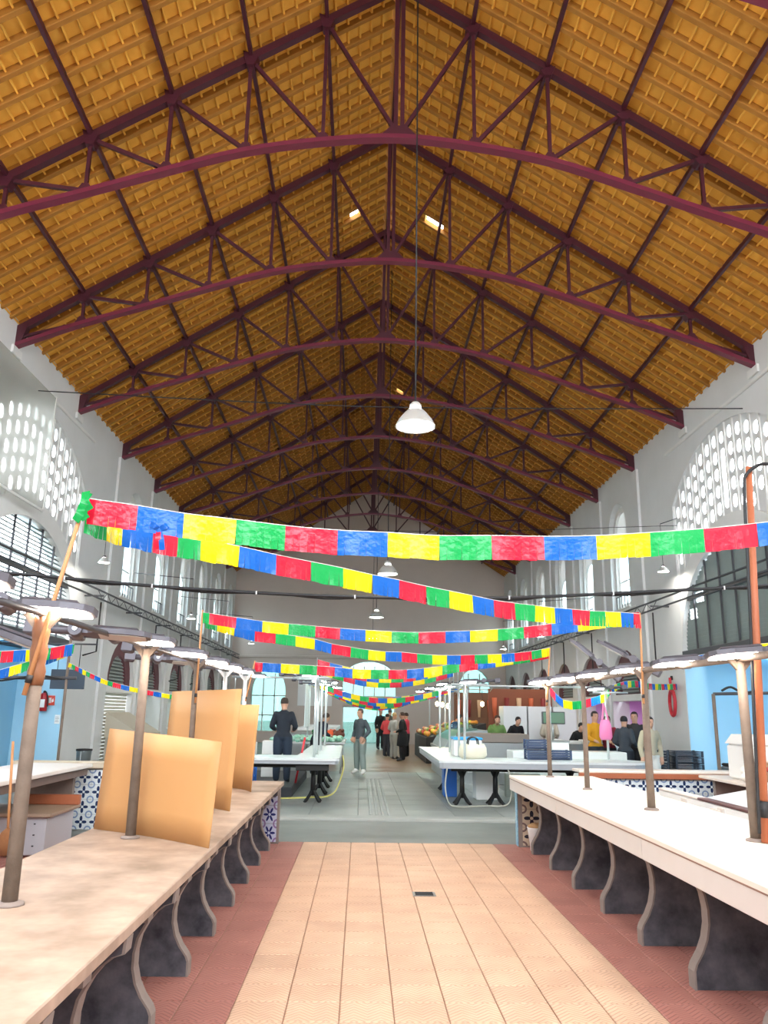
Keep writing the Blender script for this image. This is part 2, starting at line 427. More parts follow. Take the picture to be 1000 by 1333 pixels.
for k in range(1, 6):
    for s in (-1, 1):
        u = s * k * PU
        MB().beam((u, 0, ztop(u)), (u, 0, zbot(u)), 0.055, 0.055).build('post', st, tr, local=True)
        ui = s * (k - 1) * PU
        MB().beam((u, 0, ztop(u) - .05), (ui, 0, zbot(ui) + .03), 0.06, 0.06).build('diagonal', st, tr, local=True)
        m = MB(); m.plate([(u - .13, zbot(u) + .02), (u + .13, zbot(u) + .02), (u + .05, zbot(u) + .15), (u - .05, zbot(u) + .15)], [], lambda a, b, t: (a, t, b), -.04, .04)
        m.build('gusset_plate', st, tr, local=True)
        m = MB(); m.plate([(u - .13, ztop(u) - .02 - SL * -.13 * s * -1), (u + .13, ztop(u) - .02), (u + .06, ztop(u) - .2), (u - .06, ztop(u) - .2)], [], lambda a, b, t: (a, t, b), -.085, .085)
        m.build('gusset_plate', st, tr, local=True)
for s in (-1, 1):
    u5 = s * 5 * PU
    MB().beam((s * 7.2, 0, ztop(7.2) - .22), (u5, 0, zbot(u5) + .03), 0.055, 0.055).build('diagonal', st, tr, local=True)
    m = MB(); m.plate([(s * 7.3, ztop(7.3) + .06), (s * 7.08, ztop(7.08) - .04), (s * 7.2, zbot(7.2) + .02), (s * 7.3, zbot(7.3) - .04)], [], lambda a, b, t: (a, t, b), -.07, .07)
    m.build('end_plate', st, tr, local=True)
m = MB(); m.box(-.085, -.02, -.05, .05, zbot(0), ZR); m.box(.02, .085, -.05, .05, zbot(0), ZR)
m.build('king_post', st, tr, local=True)
m = MB(); m.plate([(-.28, zbot(0) + .03), (.28, zbot(0) + .03), (.12, zbot(0) + .2), (-.12, zbot(0) + .2)], [], lambda a, b, t: (a, t, b), -.06, .06)
m.build('gusset_plate', st, tr, local=True)
for i, y in enumerate(TY):
    lab = 'maroon arched roof truss, %s' % (
        'nearest the viewer, mostly above the frame' if i == 0 else
        'largest one crossing the whole top of the view' if i == 1 else
        '%s in line from the viewer' % ORD[i] if i < 9 else 'last in line, closest to the far gable wall')
    if i == 0: tr['label'] = lab
    else: dup(tr, (XRID, y, 0), None, lab)
# ------------------------------------------------------------------ walls
NICHE = [23.58 + BAY * k for k in range(6)]
ARCH_Y = 16.38
def arc(cy, cz, ry, rz, a0, a1, n): return [(cy + ry * math.cos(a0 + (a1 - a0) * i / n), cz + rz * math.sin(a0 + (a1 - a0) * i / n)) for i in range(n + 1)]
def lat_outline(cy):                                  # flat sided opening with a segmental head
    R = 4.1; hw = 2.83; zc = 7.92 - R
    a = math.asin(hw / R)
    return arc(cy, zc, R, R, math.pi / 2 - a, math.pi / 2 + a, 20)
def arch_hole(cy, hw, z0, zs, n=14): return [(cy + hw, z0)] + arc(cy, zs, hw, hw, 0, math.pi, n) + [(cy - hw, z0)]
def wallfn(side):
    X = XL if side < 0 else XR
    return lambda a, b, t: (X + side * t, a, b)
for side, nm in ((-1, 'left'), (1, 'right')):
    fn = wallfn(side)
    holes = []
    for cy in (ARCH_Y - 7.2, ARCH_Y):
        if cy < 10: holes.append([(cy + 2.83, 4.7)] + lat_outline(cy) + [(cy - 2.83, 4.7)])  # unseen arch, added without lattice and cut high to steer daylight
        else: holes.append([(cy + 2.83, -.02)] + lat_outline(cy) + [(cy - 2.83, -.02)])
    for cy in NICHE:
        holes.append(arch_hole(cy, 0.82, 4.75, 7.15)); holes.append(arch_hole(cy, 1.3, -.02, 2.25))
    zt = 9.12
    wl = struct(MB().plate([(Y_START, -.15), (Y_END, -.15), (Y_END, zt), (Y_START, zt)], holes, fn, 0, 0.5).build('wall_' + nm, M['plaster']))
    # stepped filling between the rafter feet
    for k, y in enumerate(TY):
        if y > 21: MB().box(*sorted((fn(0, 0, -.07)[0], fn(0, 0, .01)[0])), y - .32, y + .32, 0, 8.46).build('pilaster', M['plaster'], wl)
        MB().bbox(*sorted((fn(0, 0, -.05)[0], fn(0, 0, .01)[0])), y - .2, y + .2, 8.30, 8.47, .01).build('pad_stone', M['plaster_trim'], wl)
    MB().bbox(*sorted((fn(0, 0, -.05)[0], fn(0, 0, .01)[0])), Y_START, 19.4, 8.16, 8.24, .02).build('string_course', M['plaster_trim'], wl)
    MB().bbox(*sorted((fn(0, 0, -.06)[0], fn(0, 0, .01)[0])), 21.6, Y_END, 4.56, 4.70, .02).build('string_course', M['plaster_trim'], wl)
    # arch with lattice ring and louvres
    cy = ARCH_Y
    lt = thing('lattice_screen', 'white concrete lattice with oval holes in the arched %s wall opening' % nm, 'lattice screen', fn(cy, 4.7, 0.15))
    def inner(n=24): return arc(cy, 3.2, 3.3, 2.68, math.pi - math.acos(2.83 / 3.3), math.acos(2.83 / 3.3), n)
    ring = lat_outline(cy) + inner()
    NC = 15; cw = 2 * 2.83 / NC; hol = []; slot = NC // 2
    def zin(y): return 3.2 + 2.68 * math.sqrt(max(0, 1 - ((y - cy) / 3.3) ** 2))
    def zou(y): return 7.92 - 4.1 + math.sqrt(4.1 ** 2 - (y - cy) ** 2)
    for c in range(NC):
        y = cy - 2.83 + (c + .5) * cw
        z1 = zou(abs(y - cy) + cw * .4 + cy) - .10
        if c == slot:
            hol.append([(y + .105 * math.cos(a), (7.30 if math.sin(a) > 0 else 6.12) + .085 * math.sin(a)) for a in [2 * math.pi * i / 12 for i in range(12)]])
            hol.append([(y + .115 * math.cos(a), 7.63 + .14 * math.sin(a)) for a in [2 * math.pi * i / 12 for i in range(12)]])
            continue
        z = z1 - .14
        while z - .16 > max(zin(y - cw * .42), zin(y + cw * .42)):
            hol.append([(y + .112 * math.cos(a), z + .148 * math.sin(a)) for a in [2 * math.pi * i / 12 for i in range(12)]]); z -= .385
    MB().plate(ring, hol, fn, 0.06, 0.085).build('screen', M['plaster'], lt)
    for c in range(NC + 1):
        y = cy - 2.83 + c * cw; z0 = zin(y) - .02; z1 = zou(y) + (.02 if 0 < c < NC else 0)
        MB().box(*sorted((fn(0, 0, .025)[0], fn(0, 0, .07)[0])), y - .03, y + .03, z0, z1).build('mullion', M['plaster_trim'], lt)
    # white arch band and louvres below it
    bd = thing('louvre_window', 'arched grey slatted window under the white lattice in the %s wall' % nm, 'louvre window', fn(cy, 3.2, 0.1))
    lo = [(cy - 2.83, 3.2)] + arc(cy, 3.2, 2.83, 2.27, math.pi, 0, 24)[1:-1] + [(cy + 2.83, 3.2)]
    band = lo[::-1] + [(cy - 2.83, 4.70)] + inner() + [(cy + 2.83, 4.70)]
    MB().plate(band, [], fn, 0.0, 0.34).build('arch_band', M['plaster_trim'], bd)
    def zlo(y): return 3.2 + 2.27 * math.sqrt(max(0, 1 - ((y - cy) / 2.83) ** 2))
    z = 3.25; k = 0
    gapset = {(-1, 9): 0, (1, 8): 2.1, (1, 9): 2.1, (1, 10): 2.1, (1, 12): 1.7, (1, 13): 1.7, (1, 14): 1.7}
    while z < 5.42:
        hw = 2.83 * math.sqrt(max(0, 1 - ((z + .03 - 3.2) / 2.27) ** 2)) + .05
        x0 = fn(0, 0, .12)[0]; x1 = fn(0, 0, .12 + (.10 if side > 0 else .085))[0]
        dz = -.075 if side > 0 else -.03
        segs = [(cy - hw, cy + hw)]
        if (side, k) in gapset and side > 0: g = cy + gapset[(side, k)]; segs = [(cy - hw, g), (min(g + .42, cy + hw - .02), cy + hw)]
        for s0, s1 in segs:
            if s1 - s0 > .05: MB().beam((x0, s0, z), (x0, s1, z), .012, .10, up=((-side * .3, 0, 1) if side > 0 else (side * .75, 0, .66))).build('slat', M['louver'], bd)
        z += .088; k += 1
    for c in range(1, 8):
        y = cy - 2.83 + c * 5.66 / 8
        MB().box(*sorted((fn(0, 0, .05)[0], fn(0, 0, .085)[0])), y - .02, y + .02, 3.2, zlo(y)).build('upright', M['darkgrey'], bd)
    MB().box(*sorted((fn(0, 0, .02)[0], fn(0, 0, .10)[0])), cy - 2.7, cy + 2.7, 4.36, 4.44).build('rail', M['darkgrey'], bd)
    MB().bbox(*sorted((fn(0, 0, -.02)[0], fn(0, 0, .32)[0])), cy - 2.83, cy + 2.83, 3.06, 3.2).build('lintel', M['darkgrey'], bd)
    # niches with windows
    for k, cy2 in enumerate(NICHE):
        wn = struct(MB().plate(arch_hole(cy2, 0.82, 4.75, 7.15), [arch_hole(cy2, 0.55, 4.95, 6.2, 8)], fn, .20, .215).build('window_%d' % (k + 1 + (6 if side > 0 else 0)), M['niche_back']))
        MB().plate([(cy2 - .58, 4.93), (cy2 + .58, 4.93), (cy2 + .58, 6.78), (cy2 - .58, 6.78)], [], fn, .235, .24).build('pane', M['glass'], wn)
        o2 = arch_hole(cy2, 0.76, 4.78, 7.1); i2 = arch_hole(cy2, 0.66, 4.78, 7.05)
        MB().plate(o2 + i2[::-1], [], fn, .12, .205).build('inner_arch', M['plaster_trim'], wn)
        MB().plate([(cy2 - .55, 5.6), (cy2 + .55, 5.6), (cy2 + .55, 5.64), (cy2 - .55, 5.64)], [], fn, .205, .232).build('glazing_bar', M['plaster_trim'], wn)
        MB().bbox(*sorted((fn(0, 0, -.06)[0], fn(0, 0, .45)[0])), cy2 - .9, cy2 + .9, 4.70, 4.76).build('window_sill', M['plaster_trim'], wn)
        for gx in range(5): MB().box(*sorted((fn(0, 0, .02)[0], fn(0, 0, .04)[0])), cy2 - .5 + gx * .25 - .01, cy2 - .5 + gx * .25 + .01, 4.76, 5.15).build('guard_bar', M['darkgrey'], wn)
        MB().box(*sorted((fn(0, 0, .02)[0], fn(0, 0, .04)[0])), cy2 - .52, cy2 + .52, 5.13, 5.16).build('guard_bar', M['darkgrey'], wn)
    # arched shop fronts on the ground floor
    pinkm = mat('pink_shop_wall', 'd8b4dc', 0.5, emit='f0c4f8', estr=0.0)
    for k, cy2 in enumerate(NICHE):
        where = ['nearest', 'second', 'third', 'fourth', 'fifth', 'farthest'][k]
        sf = thing('shop_front', 'maroon arched shop front under the wall windows, %s on the %s' % (where, nm), 'shop front', fn(cy2, 0, .2), 0, 'arched shop fronts in the side walls')
        MB().plate(arch_hole(cy2, 1.3, 2.25, 2.25), [arch_hole(cy2, .82, 2.30, 2.32)], fn, .10, .20).build('arch_panel', M['maroon'], sf)
        MB().plate([(cy2 - .8, 2.3), (cy2 + .8, 2.3)] + arc(cy2, 2.32, .8, .8, 0, math.pi, 14), [], fn, .17, .19).build('lunette', mat('lunette_grey', '6d6f6e', .6), sf)
        for j in range(8):
            z = 2.36 + j * .095; hw = math.sqrt(max(.01, .64 - (z - 2.3) ** 2))
            MB().beam(fn(cy2 - hw, z, .15), fn(cy2 + hw, z, .15), .02, .07, up=(side * .7, 0, .7)).build('slat', M['louver'], sf)
        MB().bbox(*sorted((fn(0, 0, .0)[0], fn(0, 0, .22)[0])), cy2 - 1.3, cy2 + 1.3, 2.08, 2.27, .015).build('lintel', M['plaster_trim'], sf)
        if side < 0 and k == 0:
            for j in range(22): MB().bbox(*sorted((fn(0, 0, .15)[0], fn(0, 0, .18)[0])), cy2 - 1.28, cy2 + 1.28, .06 + j * .092, .145 + j * .092, .012).build('shutter_slat', mat('cream_shutter', 'cfcabb', .45), sf)
        else:
            MB().box(*sorted((fn(0, 0, 2.2)[0], fn(0, 0, 2.25)[0])), cy2 - 1.3, cy2 + 1.3, 0, 2.1).build('back_wall', pinkm if (side > 0 and k < 2) else mat('shop_white', 'd9dad6', .5), sf)
            for q in (-1, 1): MB().box(*sorted((fn(0, 0, .5)[0], fn(0, 0, 2.2)[0])), cy2 + q * 1.3 - .02, cy2 + q * 1.3 + .02, 0, 2.1).build('side_wall', pinkm if (side > 0 and k < 2) else mat('shop_white', 'd9dad6', .5), sf)
            MB().box(*sorted((fn(0, 0, .3)[0], fn(0, 0, 2.2)[0])), cy2 - 1.3, cy2 + 1.3, 2.1, 2.14).build('shop_ceiling', mat('shop_white', 'd9dad6', .5), sf)
            MB().bbox(*sorted((fn(0, 0, .6)[0], fn(0, 0, 1.9)[0])), cy2 - .5, cy2 - .35, 2.05, 2.095).build('tube_light', mat('pink_tube' if side > 0 and k < 2 else 'cool_tube', 'ffffff', .4, emit='ff9cf0' if side > 0 and k < 2 else 'e2fff6', estr=14), sf)
            MB().bbox(*sorted((fn(0, 0, .15)[0], fn(0, 0, .7)[0])), cy2 - 1.2, cy2 + 1.2, 0.02, .95).build('counter', mat('shop_counter', 'c8ccca', .35), sf)
    # steel lattice girder carrying cables along the wall
    g = thing('lattice_girder', 'grey zigzag steel girder running along the %s wall under the windows' % nm, 'girder', fn(20, 4.2, -.45))
    for z in (4.26, 4.46): MB().beam(fn(11, z, -.45), fn(42.8, z, -.45), .035, .035).build('chord', M['darkgrey'], g)
    m = MB(); n = 64
    for i in range(n):
        y0 = 19.5 + 23.3 * i / n; y1 = 19.5 + 23.3 * (i + 1) / n
        m.beam(fn(y0, 4.26 if i % 2 else 4.46, -.45), fn(y1, 4.46 if i % 2 else 4.26, -.45), .012, .012)
    m.build('zigzag', M['darkgrey'], g, kind='stuff')
    for y in [19.9 + 3.6 * i for i in range(7)]: MB().beam(fn(y, 4.36, -.47), fn(y, 4.36, .02), .04, .04).build('bracket', M['darkgrey'], g)
    for y in (19.9, 25.4, 29, 32.6):                    # conduits dropping from the girder
        c = tag(MB().tube([fn(y, 4.2, -.42), fn(y, 3.0 if y < 20 else 2.7, -.42), fn(y, 2.9 if y < 20 else 2.6, -.1)], .02, 6).build('conduit', M['cable']),
                'thin dark conduit dropping from the girder on the %s wall, %s from the viewer' % (nm, ORD[[19.9, 25.4, 29, 32.6].index(y)]), 'conduit', 'conduits under the wall girders')
    # hairline cracks of the plaster beside the arch
    # side aisle: pale blue end wall and a striped lean-to roof
    aw = struct(MB().box(*sorted((fn(0, 0, .02)[0], fn(0, 0, 4.4)[0])), 19.4, 19.6, 0, 3.3).build('wall_aisle_' + nm, M['blue']))
    MB().box(*sorted((fn(0, 0, .012)[0], fn(0, 0, .52)[0])), 19.19, 19.4, 0, 3.05).build('painted_pier', M['blue'], aw)
    if side < 0:
        MB().box(-8.16, -8.06, 14.6, 19.4, 0, 3.1).build('partition', M['blue2'], aw)
    else:
        for x in (9.25, 10.4): MB().box(x, x + .015, 19.385, 19.4, 0, 3.3).build('panel_joint', M['blue2'], aw)
    ow = struct(MB().box(*sorted((fn(0, 0, 4.3)[0], fn(0, 0, 4.4)[0])), 5.6, 19.6, 0, 2.7).build('wall_outer_' + nm, M['blue2']))
    rf = thing('lean_to_roof', 'striped translucent blue lean-to roof over the %s side aisle' % nm, 'roof', fn(14, 3.2, 2))
    for k in range(26):
        y0 = 8 + k * .45
        mm = M['roofblue'] if k % 2 else M['roofdark']
        MB().plate([(0.5, 3.28), (4.4, 2.72), (4.4, 2.75), (0.5, 3.31)], [], lambda a, b, t: (fn(0, 0, a)[0], t, b), y0, y0 + .44).build('roof_strip', mm, rf)
    for q in (1.2, 2.4, 3.6): MB().beam((fn(0, 0, q)[0], 8, 3.21 - q * .136), (fn(0, 0, q)[0], 19.5, 3.21 - q * .136), .06, .08).build('rafter_beam', M['darkgrey'], rf)

# frosted sheet hung inside the left lattice
sh = thing('frosted_sheet', 'hazy translucent plastic sheet hung in front of the left lattice', 'plastic sheet', (XL + .25, 13.6, 5.5))
MB().plate([(11.0, 5.55), (16.1, 5.62), (16.1, 8.05), (11.0, 8.05)], [], wallfn(-1), -.27, -.262).build('sheet', M['frost'], sh)
MB().beam((XL + .27, 11, 5.55), (XL + .27, 16.12, 5.58), .03, .05).build('bottom_bar', M['plaster_trim'], sh)
MB().beam((XL + .27, 16.11, 5.55), (XL + .27, 16.11, 8.08), .03, .03).build('side_bar', M['plaster_trim'], sh)

# far gable wall ------------------------------------------------------
ffn = lambda a, b, t: (a, Y_END + t, b)
doorh = [(-0.95, 0.05), (1.85, 0.05), (1.85, 1.92), (-0.95, 1.92)]
win_c = [(-.95, 2.45), (1.85, 2.45)] + arc(.45, 3.3, 1.4, .95, 0, math.pi, 16)
win_l = [(-5.75, .6), (-3.95, .6)] + arc(-4.85, 2.6, .9, 1.2, 0, math.pi, 12)
win_r = [(5.15, .6), (6.95, .6)] + arc(6.05, 2.6, .9, 1.35, 0, math.pi, 12)
gz = lambda x: ZR + .3 - SL * abs(x - XRID)
fw = struct(MB().plate([(XL - .4, 0), (XR + .4, 0), (XR + .4, gz(XR + .4)), (XRID, ZR + .3), (XL - .4, gz(XL - .4))], [doorh, win_c, win_l, win_r], ffn, 0, .5).build('wall_far', M['taupe']))
for k, (pl, b0, b1, c0, c1) in enumerate(((win_c, -.95, 1.85, 2.45, 4.25), (win_l, -5.75, -3.95, .6, 3.8), (win_r, 5.15, 6.95, .6, 3.95))):
    w = struct(MB().plate(pl, [], ffn, .30, .305).build('window_%d' % (13 + k), M['tintglass']))
    n = 5 if k == 0 else 3
    for i in range(1, n): x = lerp(b0, b1, i / n); MB().box(x - .03, x + .03, Y_END + .26, Y_END + .33, c0, c1 - .25).build('glazing_bar', M['plaster_trim'], w)
    for z in ([c0 + .9] if k == 0 else [1.4, 2.4]): MB().box(b0, b1, Y_END + .26, Y_END + .33, z - .03, z + .03).build('glazing_bar', M['plaster_trim'], w)
dr = struct(MB().box(-.95, 1.85, Y_END + .2, Y_END + .206, .05, 1.92).build('door_1', M['tintglass']))
for x in (-.92, -.02, .9, 1.82): MB().box(x - .035, x + .035, Y_END + .16, Y_END + .25, .05, 1.92).build('door_frame', M['plaster_trim'], dr)
MB().box(-.95, 1.85, Y_END + .16, Y_END + .25, 1.86, 1.92).build('door_frame', M['plaster_trim'], dr)
MB().bbox(XL, XR, Y_END - .08, Y_END + .02, 4.35, 4.5, .02).build('string_course', M['taupe'], fw)
MB().bbox(-3.3, -1.5, Y_END - .06, Y_END + .01, 1.9, 3.5, .01).build('wall_panel', mat('pale_wall_panel', 'e3e4e2', .5), fw)
wr = struct(MB().box(XL - .5, XR + .5, -6.5, -6.0, 0, 5.5).build('wall_rear_unseen', M['plaster']))  # unseen wall, height set to limit sky light from behind
# ground outside so that the openings look out on something
gd = struct(MB().box(-60, 60, -40, 140, -0.5, -0.21).build('floor_outside', mat('pale_paving', 'b4b4ae', .9, col2='a2a29c', scale=1)))
# cables ----------------------------------------------------------------
def cablepath(pts, n=8):
    out = []
    for i in range(len(pts) - 1):
        for j in range(n): out.append(Vector(pts[i]).lerp(Vector(pts[i + 1]), j / n))
    out.append(Vector(pts[-1])); return out
def smooth(pts, n=6):
    pts = [Vector(p) for p in pts]; out = []
    for i in range(len(pts) - 1):
        p0 = pts[max(i - 1, 0)]; p1 = pts[i]; p2 = pts[i + 1]; p3 = pts[min(i + 2, len(pts) - 1)]
        for j in range(n):
            t = j / n; out.append(.5 * (2 * p1 + (p2 - p0) * t + (2 * p0 - 5 * p1 + 4 * p2 - p3) * t * t + (3 * p1 - p0 - 3 * p2 + p3) * t ** 3))
    out.append(pts[-1]); return out
cb = thing('cable_bundle', 'black cable bundle strung across the hall below the lamps', 'cable', (0, 10, 3.1))
pth = [(XL, 10, 3.45)] + [P(x, y, 10) for x, y in ((0, 745), (120, 756), (240, 766), (380, 774), (500, 778), (600, 779), (700, 777), (850, 770), (1000, 762))] + [(XR, 10, 3.55)]
MB().tube(smooth(pth), .022, 6).build('cable', M['cable'], cb)
MB().tube([p + Vector((0, .03, -.012 + .018 * math.sin(i * .9))) for i, p in enumerate(smooth(pth))], .012, 5).build('cable', M['cable'], cb)
for i, p in enumerate(smooth(pth)[4::6]): MB().box(p.x - .008, p.x + .008, p.y - .025, p.y + .042, p.z - .024, p.z + .024).build('cable_tie', mat('white_tie', 'c8c8c8', .5), cb)
tag(MB().tube(smooth([(XL, 15.2, 7.85), (-2.5, 15.2, 7.72), (XRID, 15.2, 7.68), (4, 15.2, 7.74), (XR, 15.2, 7.84)]), .012, 5).build('tie_wire', M['cable']), 'thin dark wire spanning the hall between the side walls under the trusses', 'wire')
tag(MB().tube(smooth([(XL, 19, 6.3), (XRID, 19, 5.95), (XR, 19, 6.25)]), .008, 5).build('tie_wire', M['cable']), 'thinner sagging wire spanning the hall behind the bunting', 'wire')
# ------------------------------------------------------------------ counters
M['ltop'] = mat('dusty_stone_top', 'b59e8c', 0.55, col2='84705f', scale=2.6, amount=1.3, bump=0.06, bscale=30)
M['rtop'] = mat('cream_top', 'e9dfd3', 0.35, col2='e0d4c6', scale=1.5)
M['fascia'] = mat('pale_fascia', 'd6cfc8', 0.45, col2='cbc3bb', scale=3)
M['ped'] = mat('dark_concrete', '5e5c62', 0.8, col2='2c2c34', scale=6, amount=1.3, bump=0.3, bscale=25)
M['pededge'] = mat('worn_concrete_edge', '8d8078', 0.8, col2='6f645e', scale=7, bump=0.2)
M['wood'] = mat('weathered_wood', '75665a', 0.75, col2='5c5046', scale=9, amount=0.9, bump=0.3, bscale=60)
M['bamboo'] = mat('raw_stick', 'c08a5c', 0.65, col2='a87448', scale=8, bump=0.2)
M['brownwood'] = mat('orange_brown_wood', 'a8603c', 0.6, col2='945032', scale=6, bump=0.2)
M['mdf'] = mat('fibreboard', 'c4935f', 0.6, col2='b98853', scale=1.5, amount=0.4, bump=0.04)
M['white'] = mat('white_enamel', 'e6e7e6', 0.3, col2='dadcdb', scale=2)
M['whiteplastic'] = mat('white_plastic', 'e9e8e4', 0.4)
M['black'] = mat('black_iron', '1d1c1d', 0.5, 0.2)
M['stainless'] = mat('stainless_steel', 'b4b8b9', 0.3, 0.8, col2='a3a8a9', scale=4)
M['galv'] = mat('galvanised_tube', 'c9cdcd', 0.35, 0.5)
def pedestal_mesh():
    prof = [(0, 0), (0, .095), (-.015, .13), (-.06, .19), (-.095, .26), (-.115, .34), (-.115, .42), (-.10, .50), (-.065, .57), (-.015, .635), (.035, .675), (.08, .69), (.085, .755)]
    Wd = 0.84
    back = [(-Wd - x if False else -Wd + (-x), z) for x, z in reversed(prof)]
    m = MB(); m.plate(prof + back, [], lambda a, b, t: (a, t, b), -.045, .045)
    e = MB(); pts = [(x, z) for x, z in prof]
    for i in range(len(pts) - 1):
        (x0, z0), (x1, z1) = pts[i], pts[i + 1]
        vs = [(x0, -.05, z0), (x0 + .014, -.05, z0), (x1 + .014, -.05, z1), (x1, -.05, z1), (x0, .05, z0), (x0 + .014, .05, z0), (x1 + .014, .05, z1), (x1, .05, z1)]
        e._add(vs, [(0, 1, 2, 3), (7, 6, 5, 4), (1, 5, 6, 2), (0, 3, 7, 4), (0, 4, 5, 1), (3, 2, 6, 7)])
    return m.mesh('pedestal_slab'), e.mesh('pedestal_edge')
pm, pe = pedestal_mesh(); pm.materials.append(M['ped']); pe.materials.append(M['pededge'])
tl_me = MB().bbox(-.098, .098, -.006, .006, -.098, .098, .003).mesh('glazed_tile')
def tiles(parent, x0, x1, y, z0, z1, mt):
    n = max(1, round((x1 - x0) / .2)); k = max(1, round((z1 - z0) / .2)); me = tl_me.copy(); me.materials.append(mt)
    sx = (x1 - x0) / n / .2; sz = (z1 - z0) / k / .2
    for i in range(n):
        for j in range(k):
            o = mkobj('glazed_tile', me, None, parent); o.matrix_parent_inverse = pinv(parent)
            o.location = (x0 + (i + .5) * (x1 - x0) / n, y, z0 + (j + .5) * (z1 - z0) / k); o.scale = (sx, 1, sz)
lc = thing('market_counter', 'long dusty beige stone counter on curved concrete pedestals, left of the aisle', 'counter', (-1.55, 7, 0), 0, 'long counters beside the aisle')
MB().bbox(-2.1, -1.0, 1.5, 11.32, .71, .765, .006).build('counter_top', M['ltop'], lc)
for k in range(10):
    y = 10.66 - k * .96
    o = mkobj('pedestal', pm, None, lc, loc=(-1.10, y, 0)); e = mkobj('pedestal_edge', pe, None, o, local=True)
    if k: MB().box(-1.06, -1.03, y + .43, y + .53, .66, .712).build('bracket', M['pededge'], lc)
    o.scale = (1, 1, .71 / .755)
MB().box(-2.0, -1.035, 11.18, 11.30, 0, .71).build('end_pier', M['pededge'], lc)
tiles(lc, -1.45, -1.06, 11.17, .02, .70, M['flower3'])
rc = thing('market_counter', 'long bright cream counter with deep white fascia, right of the aisle', 'counter', (2.6, 7, 0), 0, 'long counters beside the aisle')
MB().bbox(2.03, 3.17, 1.5, 11.28, .845, .885, .006).build('counter_top', M['rtop'], rc)
for k in range(4):
    y1 = 11.27 - k * 2.6
    MB().bbox(2.035, 2.075, max(y1 - 2.59, 1.5), y1, .70, .846, .004).build('fascia_panel', M['fascia'], rc)
MB().bbox(2.075, 3.16, 11.22, 11.27, .70, .846, .004).build('fascia_panel', M['fascia'], rc)
MB().bbox(2.032, 2.04, 1.5, 11.275, .838, .85, .002).build('edge_strip', mat('brown_edge', '8c6f60', .5), rc)
for k in range(9):
    y = 10.62 - k * 0.99
    o = mkobj('pedestal', pm, None, rc, loc=(2.19, y, 0)); o.rotation_euler = (0, 0, math.pi); o.scale = (1, 1, .85 / .755)
    mkobj('pedestal_edge', pe, None, o, local=True)
MB().box(2.11, 3.1, 11.12, 11.25, 0, .72).build('end_pier', M['pededge'], rc)
tiles(rc, 2.16, 2.66, 11.11, .02, .70, M['flower2'])
me = tl_me.copy(); me.materials.append(mat('pale_cyan_tile', '9ecbd8', .2, col2='6d93b8', scale=16, amount=1))
for j in range(4):
    o = mkobj('edge_tile', me, None, rc, loc=(2.10, 11.18, .1 + j * .175)); o.rotation_euler = (0, 0, math.pi / 2); o.scale = (.62, 1, .88)
# rear counters and tiled end walls of the two stalls
lb = thing('back_counter', 'white topped back counter with dark wooden edge behind the left stall', 'counter', (-4.2, 8, 0))
MB().bbox(-4.7, -3.75, 2, 11.9, .87, .92, .008).build('counter_top', mat('pale_worktop', 'd8d3cc', .4), lb)
MB().box(-4.65, -3.8, 2, 11.85, .77, .87).build('apron', mat('dark_wood_apron', '6d5a50', .6, col2='57463e', scale=5), lb)
for y in (3, 5.4, 7.8, 11.6): MB().bbox(-4.6, -3.9, y, y + .09, 0, .77).build('support', M['pededge'], lb)
lw = thing('tiled_end_wall', 'low wall of blue and white flower tiles closing the left stall', 'tiled wall', (-3.2, 12.2, 0))
MB().box(-4.9, -2.2, 12.10, 12.25, 0, .84).build('core', M['kerb'], lw); MB().bbox(-4.95, -2.15, 12.04, 12.3, .84, .93, .01).build('stone_cap', mat('beige_stone', 'c7bba6', .7, col2='b0a48f', scale=5), lw)
tiles(lw, -4.8, -2.2, 12.09, .02, .82, M['flower'])
rw_ = thing('tiled_end_wall', 'low wall of blue flower tiles with brown wooden rail behind the right counter', 'tiled wall', (4.2, 12.2, 0))
MB().box(3.25, 6.9, 12.15, 12.3, 0, .80).build('core', M['kerb'], rw_); MB().bbox(3.2, 6.95, 12.08, 12.5, .87, .91, .01).build('worktop', M['rtop'], rw_)
MB().bbox(3.2, 6.95, 12.07, 12.13, .795, .87, .008).build('wooden_rail', M['brownwood'], rw_)
tiles(rw_, 3.25, 6.85, 12.14, .0, .795, M['flower'])
# ------------------------------------------------------------------ poles with sticks
def pole(x, y, z0, z1, r, label, m='wood', lean=(0, 0), fork=True):
    t = thing('wooden_pole', label, 'pole', (x, y, z0), 0, 'poles standing on the counters')
    MB().tube([(x, y, z0), (x + lean[0] * .5, y, lerp(z0, z1, .5)), (x + lean[0], y + lean[1], z1)], [r * 1.08, r, r * .95], 10).build('shaft', M[m], t)
    MB().lathe([(r * 2.0, 0), (r * 1.9, .012), (r * 1.2, .02), (0, .02)], (x, y, z0), 10).build('foot_plate', M['pededge'], t)
    if fork:
        for s in (-1, 1): MB().beam((x + lean[0], y, z1 - .07), (x + lean[0] + s * .085, y, z1 + .03), .03, .035).build('fork_arm', M[m], t)
    return t
LP = [4.24, 6.33, 8.3, 10.1, 11.15]; RP = [5.69, 7.43, 9.31, 11.03]
for i, y in enumerate(LP):
    t = pole(-1.67 if i < 4 else -1.57, y, .765, 2.14, .036 if i < 2 else .028, ['grey wooden pole nearest the viewer on the left counter', 'flaking grey pole in front of the nearest brown board', 'pole in front of the second brown board', 'pole rising behind the third brown board', 'thin pole at the far end of the left counter'][i], 'wood' if i < 3 else 'galv')
    if i == 0:
        m = MB(); m.tube([(-1.67, y, 1.80 + k * .035) for k in range(11)], [.039 + .004 * ((k * 7) % 3) for k in range(11)], 10)
        m.build('packing_tape', mat('brown_tape', '7d5236', .3, col2='6a4128', scale=14), t)
